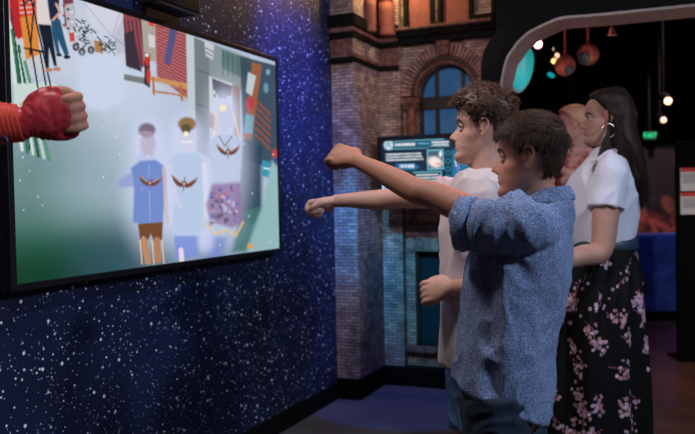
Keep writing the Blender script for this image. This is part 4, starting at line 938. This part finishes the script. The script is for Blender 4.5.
# forward quiff curls over the forehead
R = random.Random(11); vs, fs = [], []
for _ in range(420):
    y = R.uniform(-.055, .055); x0 = .060+R.uniform(-.03, .02); z0 = .080+R.uniform(-.012, .016); ph = R.uniform(0, 6.28); rad = R.uniform(.006, .012); L_ = R.uniform(.03, .05); pts = []
    for k in range(10):
        f = k/9; pts.append((x0+L_*.85*f+rad*math.sin(ph+f*6)*.8, y+rad*.8*math.cos(ph+f*6), z0+.020*math.sin(f*2.4)-.020*f+rad*.7*math.cos(ph+f*6)))
    strand(pts, .0018*R.uniform(.7, 1.2), vs, fs)
mk('hair_strands', xf(join(a_, b_, (vs, fs)), hm2), HB2, ho, smooth=True)

# ---------------------------------------------------------------- woman
Y3 = 3.04; fW = V((-.965, .26, 0)).normalized(); rW = V((.26, .965, 0)).normalized()
hm3 = head_frame(P(606, 119.5, Y3), (-.975, .22), .212/.22, 2, 0, .92, .95)
b3 = empty('person', (P(600, 430, Y3).x, Y3, 0), 'woman with long dark hair in white tee and black floral skirt', 'person')
wx = P(602, 240, Y3).x
cs3 = [P(611, 148, Y3), P(610, 158, Y3), P(609, 170, Y3), P(605, 196, Y3), P(605, 235, Y3), P(602, 262, Y3), P(600, 300, Y3)]
ls = P(611, 172, 2.90); le = P(601, 250, 2.86); lw = P(548, 266, 2.80); hdw = (lw-le).normalized()
ce = P(609, 168, Y3); rs = ce+rW*.165; re_ = rs+V((-.03, .02, -.27)); rw_ = re_+V((-.2, -.02, -.03))
SK3 = skin_mat('skin_woman', (.46, .265, .20), None)
body = [xf(eyelids(), hm3), xf(head_mesh(), hm3), xf(ear(1), hm3), xf(ear(-1), hm3),
        sweep([hm3 @ V((-.022, 0, -.035)), hm3 @ V((-.024, 0, -.08)), P(612, 150, Y3), P(611, 160, Y3)], [(.048, .052), (.046, .050), (.052, .054), (.09, .065)], side=rW, n=28),
        sweep(cs3, [(.055, .05), (.11, .065), (.155, .082), (.15, .10), (.12, .09), (.15, .11), (.15, .11)], side=rW, n=32),
        sweep([ls+rW*.05, ls, ls.lerp(le, .5), le, le.lerp(lw, .35), le.lerp(lw, .7), lw], [.052, .054, .050, .042, .040, .032, .024], n=24),
        hand_vf(lw, hdw, V((0, .3, .8)), .92, .4, 1),
        sweep([rs-rW*.05, rs, rs.lerp(re_, .5), re_, rw_], [.052, .052, .046, .038, .024], n=20), hand_vf(rw_, (-1, 0, 0), V((0, -.3, .8)), .92, .4, -1)]
for s_ in (-1, 1):
    hp_ = V((wx, Y3, .85))+rW*.08*s_; ft = V((wx, Y3, .06))+rW*.09*s_; body.append(sweep([hp_, hp_.lerp(ft, .5), ft], [.085, .058, .036], n=18)); shoe(b3, (ft.x, ft.y, 0), fW, SHOEM, .95)
me = person_body(body, SK3, hm3, .0028, lips=(.42, .12, .14)); link('body', me, SK3, b3, smooth=True); face_parts(hm3, b3)
def R3(px, py, a, b): return (P(px, py, Y3), a, b)
rings = [R3(611, 151, .070, .060), R3(610, 156, .115, .072), R3(609, 162, .150, .082), R3(606, 174, .168, .104), R3(602, 190, .160, .136), R3(601, 204, .156, .142), R3(602, 220, .145, .136), R3(603.5, 234, .138, .126), R3(605, 242, .136, .118)]
sl = sweep([ls+rW*.07+V((0, 0, .01)), ls+V((0, 0, .004)), ls.lerp(le, .25), ls.lerp(le, .47)], [.058, .062, .065, .068], n=28, round_caps=False)
sr = sweep([rs-rW*.06, rs, rs.lerp(re_, .45)], [.066, .066, .062], n=24, round_caps=False)
me = loft_cloth(rings, rW, .006, [sl, sr]); me = wrinkle(me, .0055, (7, 7, 5), 3.3)
link('tee_shirt', me, TEEW, b3, smooth=True)
mk('belt', sweep([P(605, 239.5, Y3), P(605, 241, Y3), P(604.5, 247, Y3), P(604.5, 248.5, Y3)], [(.138, .122), (.142, .126), (.144, .128), (.140, .124)], side=rW, n=48, sub=2, round_caps=False, sup=2.2), mat('navy_belt', (.02, .05, .08), .5), b3, smooth=True)
# skirt: grid of revolution with folds, floral print in its colour attribute
zt_, zb_ = P(604, 246, Y3).z, .14
nx, ny = 620, 330; vs = []; sh_ = V((wx, Y3, 0))
for i in range(ny):
    f = i/(ny-1); z = zt_+(zb_-zt_)*f
    rx = np.interp(f, [0, .06, .2, .5, 1], [.122, .140, .165, .178, .20]); ry = np.interp(f, [0, .06, .2, .5, 1], [.142, .172, .20, .21, .24])
    cxp = np.interp(f, [0, .06, .3, 1], [0.009, 0.0, -.018, -.030])
    for j in range(nx):
        th = 2*PI*j/nx; fold = (.010*math.sin(th*9+f*2)+.007*math.sin(th*17+1.3-f*3)+.005*math.sin(th*5+f*5))*min(1, f*3.5)
        a_ = (rx+fold)*math.cos(th); b_ = (ry+fold)*math.sin(th); vs.append((sh_.x+cxp+fW.x*a_+rW.x*b_, sh_.y+fW.y*a_+rW.y*b_, z))
idx = np.arange(nx*ny).reshape(ny, nx); nxt = np.roll(idx, -1, axis=1)
fs = np.stack([idx[:-1], idx[1:], nxt[1:], nxt[:-1]], -1).reshape(-1, 4).tolist()
me = bpy.data.meshes.new('skirt'); me.from_pydata(vs, [], fs); me.update()
LW = 1.26; U = (np.arange(nx)/nx*LW)[None, :].repeat(ny, 0); Zc = (np.arange(ny)/(ny-1)*(zt_-zb_))[:, None].repeat(nx, 1)
C_ = np.tile(np.array(lin((13, 13, 15))), (ny, nx, 1))
def dab(u, z, r, c, al=1.0):
    j0 = int(u/LW*nx); i0 = int(z/(zt_-zb_)*(ny-1)); hw = int(r/LW*nx)+3; hh = int(r/(zt_-zb_)*ny)+3
    ii = np.arange(max(0, i0-hh), min(ny, i0+hh+1)); jj = np.arange(j0-hw, j0+hw+1)
    if len(ii) == 0: return
    dz = ii/(ny-1)*(zt_-zb_)-z; du = jj/nx*LW-u; d_ = np.hypot(dz[:, None], du[None, :]); a = al*(1-sstep(d_, r*.7, r*1.25))[..., None]
    sub_ = C_[np.ix_(ii, jj % nx)]; C_[np.ix_(ii, jj % nx)] = sub_*(1-a)+np.array(lin(c))*a
R = random.Random(21)
def flower(u, z, s):
    c = R.choice([(232, 196, 206), (206, 166, 182), (240, 220, 226), (214, 160, 172), (186, 166, 206)]); a0 = R.uniform(0, 6)
    for k in range(5): a = a0+k*2*PI/5; dab(u+s*math.cos(a), z+s*math.sin(a), s*.54, c)
    dab(u, z, s*.35, (120, 40, 60))
def branch(u, z, ang, L_, depth):
    n = int(L_/.004); 
    for k in range(n):
        ang += R.gauss(0, .10); u += .004*math.cos(ang); z += .004*math.sin(ang); dab(u, z, .0022, (150, 92, 104), .9)
        if R.random() < .15: flower(u+R.gauss(0, .013), z+R.gauss(0, .013), R.uniform(.0030, .0052))
        if R.random() < .05: dab(u+R.gauss(0, .012), z+R.gauss(0, .012), .0034, (205, 150, 165))
        if depth and R.random() < .11: branch(u, z, ang+R.choice([-1, 1])*R.uniform(.5, 1.1), L_*.45, depth-1)
    for _ in range(3): flower(u+R.gauss(0, .013), z+R.gauss(0, .013), R.uniform(.0030, .0052))
for a in range(11):
    for b in range(8):
        branch(LW*(a+.5*(b % 2)+R.uniform(-.25, .25))/11, (b+R.uniform(0, .5))*(zt_-zb_)/8, R.uniform(.4, 2.8), R.uniform(.05, .09), 2)
setcol(me, C_.reshape(-1, 3)); link('floral_skirt', me, attr_col(mat('floral_cloth', rough=.8, spec=.2)), b3, smooth=True)
# earring
hq = hm3 @ V((-.004, .082, -.052))
mk('hoop_earring', xf(torus((0, 0, 0), .026, .0028, 'y', 40, 8), Matrix.Translation(hq) @ Matrix.Rotation(math.atan2(fW.y, fW.x)+.25, 4, 'Z')), mat('pale_gold', (.85, .68, .5), .25, .9), b3, smooth=True)
# long hair
HW = hair_mat('near_black_brown_hair', (.006, .004, .0035), (.045, .022, .016)); bsdf(HW).inputs['Roughness'].default_value = .6; bsdf(HW).inputs['Specular IOR Level'].default_value = .25
def thick3(t, ph): return .010+.010*float(sstep(np.array(t), .5, .8))
def Hp(x, y, z): return hm3 @ V((x, y, z))
cap = xf(hair_cap(thick3, 'long'), hm3)
mass = sweep([Hp(-.040, 0, .075), Hp(-.055, 0, .02), Hp(-.066, 0, -.05), P(625, 150, Y3-.01), P(630, 168, Y3-.015), P(634, 186, Y3-.02), P(637, 200, Y3-.03), P(639, 207, Y3-.03)],
             [(.068, .060), (.084, .066), (.088, .062), (.105, .066), (.11, .062), (.10, .052), (.075, .036), (.04, .012)], side=rW, n=30)
me = remesh(join(cap, mass), .005, 3); ho = link('hair', me, HW, b3, smooth=True)
vs, fs = [], []; R = random.Random(8)
for _ in range(2600):
    ph = R.choice([-1, 1])*R.uniform(1.45, PI); lat = math.sin(ph); back = -math.cos(ph)
    t0 = R.uniform(.80, .97); x, y, z = (float(q_[0]) for q_ in head_pt(np.array([t0]), np.array([ph*R.uniform(.6, 1)]))); n_ = V((x, y, z)).normalized()
    p0 = V((x, y, z))+n_*.017
    x1, y1, _ = (float(q_[0]) for q_ in head_pt(np.array([.62]), np.array([ph]))); n1_ = V((x1, y1, 0)).normalized(); p1 = V((x1, y1, .03))+n1_*.019
    p2 = V((-.050-.05*max(back, .0)-.018*(1-abs(lat)), lat*.088, -.045)); 
    endy = R.uniform(182, 210); exx = R.uniform(610, 648) if lat > 0 else R.uniform(622, 650)
    mid = P(exx*.5+.5*(622+8*back), 158+R.uniform(-4, 4), Y3-lat*.11-.01); end = P(exx, endy, Y3-lat*.09-.02)
    wv = R.uniform(.004, .011); q_ = catmull([hm3 @ p0, hm3 @ p1, hm3 @ p2, mid, end], 5)
    q_ = [a+np.array([wv*math.sin(k*.7+ph*6), wv*math.cos(k*.6+ph*9), 0])*min(1, k/8) for k, a in enumerate(q_)]
    strand(q_, .0014*R.uniform(.6, 1.3), vs, fs)
for _ in range(150):
    y0 = R.uniform(.060, .078); q_ = catmull([Hp(.010+R.uniform(-.02, .012), y0, .07), Hp(-.006, .080, .01), Hp(-.002, .083, -.05), P(R.uniform(598, 610), 156, Y3-.10), P(R.uniform(589, 606), 168+R.uniform(-6, 10), Y3-.14)], 5)
    wv = R.uniform(.002, .006); q_ = [a+np.array([wv*math.sin(k*.9+y0*500), 0, 0])*min(1, k/8) for k, a in enumerate(q_)]; strand(q_, .0012, vs, fs)
mk('hair_strands', (vs, fs), HW, ho, smooth=True)

# ---------------------------------------------------------------- person in red at the left edge (arm reaches in front of the television)
RED = cloth_mat('red_suit_cloth', (.52, .05, .035), (.62, .07, .05), 120, rough=.5, bump=.2)
GLV = cloth_mat('red_leather', (.34, .025, .04), (.48, .045, .06), 60, rough=.38, bump=.3)
YA = 1.50; fA = V((1, .10, 0)).normalized(); rA = V((.10, -1, 0)).normalized()
gw = P(27, 122, YA); ge = P(-95, 120, YA-.06); gs = P(-210, 118, YA-.12); gd = (P(67, 115, YA+.02)-gw).normalized()
pc = V((gs.x-.02, gs.y-.14 if False else gs.y+.16, 0))
b4 = empty('person', (pc.x, pc.y, 0), 'person in red suit at the left edge whose gloved fist crosses the television', 'person')
hm4 = head_frame((pc.x+.02, pc.y, 1.60), (1, .1), 1, 0, 0)
rl = V((-.1, 1, 0)).normalized()
tor = sweep([V((pc.x, pc.y, z)) for z in (1.44, 1.38, 1.28, 1.05, .95, .82)], [(.06, .05), (.15, .07), (.17, .10), (.13, .09), (.15, .10), (.15, .1)], side=rl, n=28)
oth = V((pc.x, pc.y+.18, 1.33)); oe = oth+V((0, .03, -.27)); ow = oe+V((.05, 0, -.24))
body = [xf(head_mesh(), hm4), xf(ear(1), hm4), xf(ear(-1), hm4), sweep([V((pc.x, pc.y, 1.52)), V((pc.x, pc.y, 1.40))], [.052, .056], n=24), tor,
        sweep([V((pc.x, pc.y-.10, gs.z)), gs, gs.lerp(ge, .5), ge, ge.lerp(gw, .5), gw], [.05, .05, .042, .036, .034, .024], n=24), hand_vf(gw, gd, V((0, -.22, .95)), 1.12, 1, -1),
        sweep([oth-rl*.05, oth, oth.lerp(oe, .5), oe, ow], [.05, .05, .042, .036, .024], n=20), hand_vf(ow, (0, 0, -1), V((1, 0, 0)), 1, .4, 1)]
lg = []
for s_ in (-1, 1):
    a = V((pc.x, pc.y, .9))+rl*.08*s_; b = V((pc.x, pc.y, .06))+rl*.09*s_; lg.append(sweep([a, a.lerp(b, .5), b], [.085, .058, .042], n=18)); shoe(b4, (b.x, b.y, 0), (1, .1), SHOEM)
me = person_body(body+lg, SK2, hm4, .0035); link('body', me, SK2, b4, smooth=True); face_parts(hm4, b4)
ho = mk('hair', xf(hair_cap(lambda t, ph: .012, 'short'), hm4), HB1, b4, smooth=True)
lgs = []
for s_ in (-1, 1):
    a = V((pc.x, pc.y, .9))+rl*.08*s_; b = V((pc.x, pc.y, .06))+rl*.09*s_; lgs.append(sweep([a, a.lerp(b, .5), b], [.10, .07, .055], n=20, round_caps=False))
suit = join(sweep([V((pc.x, pc.y, z)) for z in (1.45, 1.39, 1.28, 1.05, .95, .80)], [(.066, .058), (.16, .085), (.185, .115), (.145, .105), (.165, .115), (.165, .115)], side=rl, n=32, round_caps=False), *lgs,
            sweep([V((pc.x, pc.y-.08, gs.z)), gs, gs.lerp(ge, .5), ge, ge.lerp(gw, .5), gw-gd*.02], [.062, .062, .056, .052, .046, .036], n=28, round_caps=False), sweep([oth-rl*.06, oth, oe, ow], [.06, .06, .045, .034], n=24, round_caps=False))
link('red_suit', wrinkle(remesh(suit, .005, 2), .0015, (30, 10, 10), 2), RED, b4, smooth=True)
# ribbed sleeve rings along the forearm
rb_ = []
for k in range(12):
    c_ = gw-gd*.012+(ge-gw)*(k*.040+.02); rb_.append(sweep([c_-gd*.005, c_, c_+gd*.005], [.037+.0011*k, .0376+.0011*k, .037+.0011*k], n=32, sub=2, round_caps=False))
mk('ribbed_cuff', join(*rb_), RED, b4, smooth=True)
# fingerless glove shell over the palm
th = V((0, -.22, .95)); th = (th-gd*th.dot(gd)).normalized(); pn = -gd.cross(th)
def LG(x, y, z): return gw+gd*x+th*y+pn*z
glove = join(sweep([LG(-.02, 0, 0), LG(0, 0, 0), LG(.02, .003, 0), LG(.045, .004, .004), (LG(.060, .003, .000)), LG(.070, .001, -.003)], [(.034, .030), (.031, .027), (.037, .027), (.046, .026), (.043, .022), (.034, .016)], side=th, n=30),
             sweep([LG(.012, .022, .008), LG(.032, .038, .014), LG(.060, .044, .016)], [.018, .019, .016], n=18), sweep([LG(.02, -.022, .008), LG(.06, -.034, .014), LG(.078, -.036, .026)], [.018, .017, .014], n=18))
me = remesh(glove, .003, 2); wrinkle(me, .0016, (38, 38, 38), 3)
link('fingerless_glove', me, GLV, b4, smooth=True)
bevel(mk('dark_strap', sweep([P(-6, 140, YA-.03), P(2, 137, YA-.035), P(7, 141, YA-.035)], [(.004, .007), (.004, .007), (.003, .004)], n=10), mat('navy_strap', (.02, .03, .08), .4), b4, smooth=True), .001)

# ---------------------------------------------------------------- blurred figure in red behind the woman
YS = 4.7; sx = P(579, 160, YS).x
b5 = empty('person', (sx, YS, 0), 'blurred fair-haired figure in red jacket behind the woman and boys, arms folded', 'person')
hm5 = head_frame(P(573, 126, YS), (-.98, .2), 1, -4, 0); rl = V((.86, -.5, 0)); f5 = V((-.5, -.86, 0))
hc = P(576, 124, YS).z
tz = [hc-.15, hc-.21, hc-.32, hc-.52, hc-.64, hc-.80]
lsd = V((sx, YS, hc-.25))+rl*.18; rsd = V((sx, YS, hc-.25))-rl*.18
arms = []
for a, sg in ((lsd, 1), (rsd, -1)):
    e_ = a+rl*.05*sg+f5*.08+V((0, 0, -.22)); w_ = V((sx, YS, hc-.28))+f5*.20-rl*.06*sg; arms.append((a, e_, w_))
body = [xf(head_mesh(), hm5), xf(ear(1), hm5), xf(ear(-1), hm5), sweep([V((sx, YS, hc-.07)), V((sx, YS, hc-.2))], [.05, .056], n=20), sweep([V((sx, YS, z)) for z in tz], [(.06, .05), (.15, .07), (.17, .1), (.13, .09), (.15, .1), (.15, .1)], side=rl, n=24)]
for (a, e_, w_), sg in zip(arms, (1, -1)): body += [sweep([a, e_, w_], [.05, .036, .024], n=16), hand_vf(w_, tuple(-rl*sg), V((0, 0, 1)), 1, .4, sg)]
lgp = []
for s_ in (-1, 1):
    a = V((sx, YS, hc-.75))+rl*.08*s_; b = V((sx, YS, .06))+rl*.09*s_; body.append(sweep([a, a.lerp(b, .5), b], [.085, .058, .04], n=16)); lgp.append(sweep([a, a.lerp(b, .5), b], [.10, .075, .06], n=18, round_caps=False)); shoe(b5, (b.x, b.y, 0), (-.5, -.86), SHOEM)
me = person_body(body, SK, hm5, .005); link('body', me, SK, b5, smooth=True); face_parts(hm5, b5)
mk('hair', xf(hair_cap(lambda t, ph: .022, 'long'), hm5), hair_mat('fair_hair', (.5, .32, .18), (.8, .6, .4)), b5, smooth=True)
jk = join(sweep([V((sx, YS, z)) for z in tz[:5]], [(.066, .06), (.165, .085), (.19, .12), (.155, .11), (.17, .12)], side=rl, n=28, round_caps=False), *[sweep([a, e_, w_+(e_-w_)*.15], [.064, .05, .04], n=20, round_caps=False) for a, e_, w_ in arms])
link('red_jacket', wrinkle(remesh(jk, .007, 3), .007, (12, 12, 12), 2), noise_col(mat('red_pale_cloth', rough=.5), 7, (.30, .05, .05), (.62, .42, .38), .5, .62), b5, smooth=True)
link('trousers', remesh(join(*lgp, sweep([V((sx, YS, z)) for z in (hc-.62, hc-.72, hc-.84)], [(.17, .12), (.175, .125), (.15, .1)], side=rl, n=24)), .008, 3), mat('dark_trousers', (.03, .03, .04), .8), b5, smooth=True)
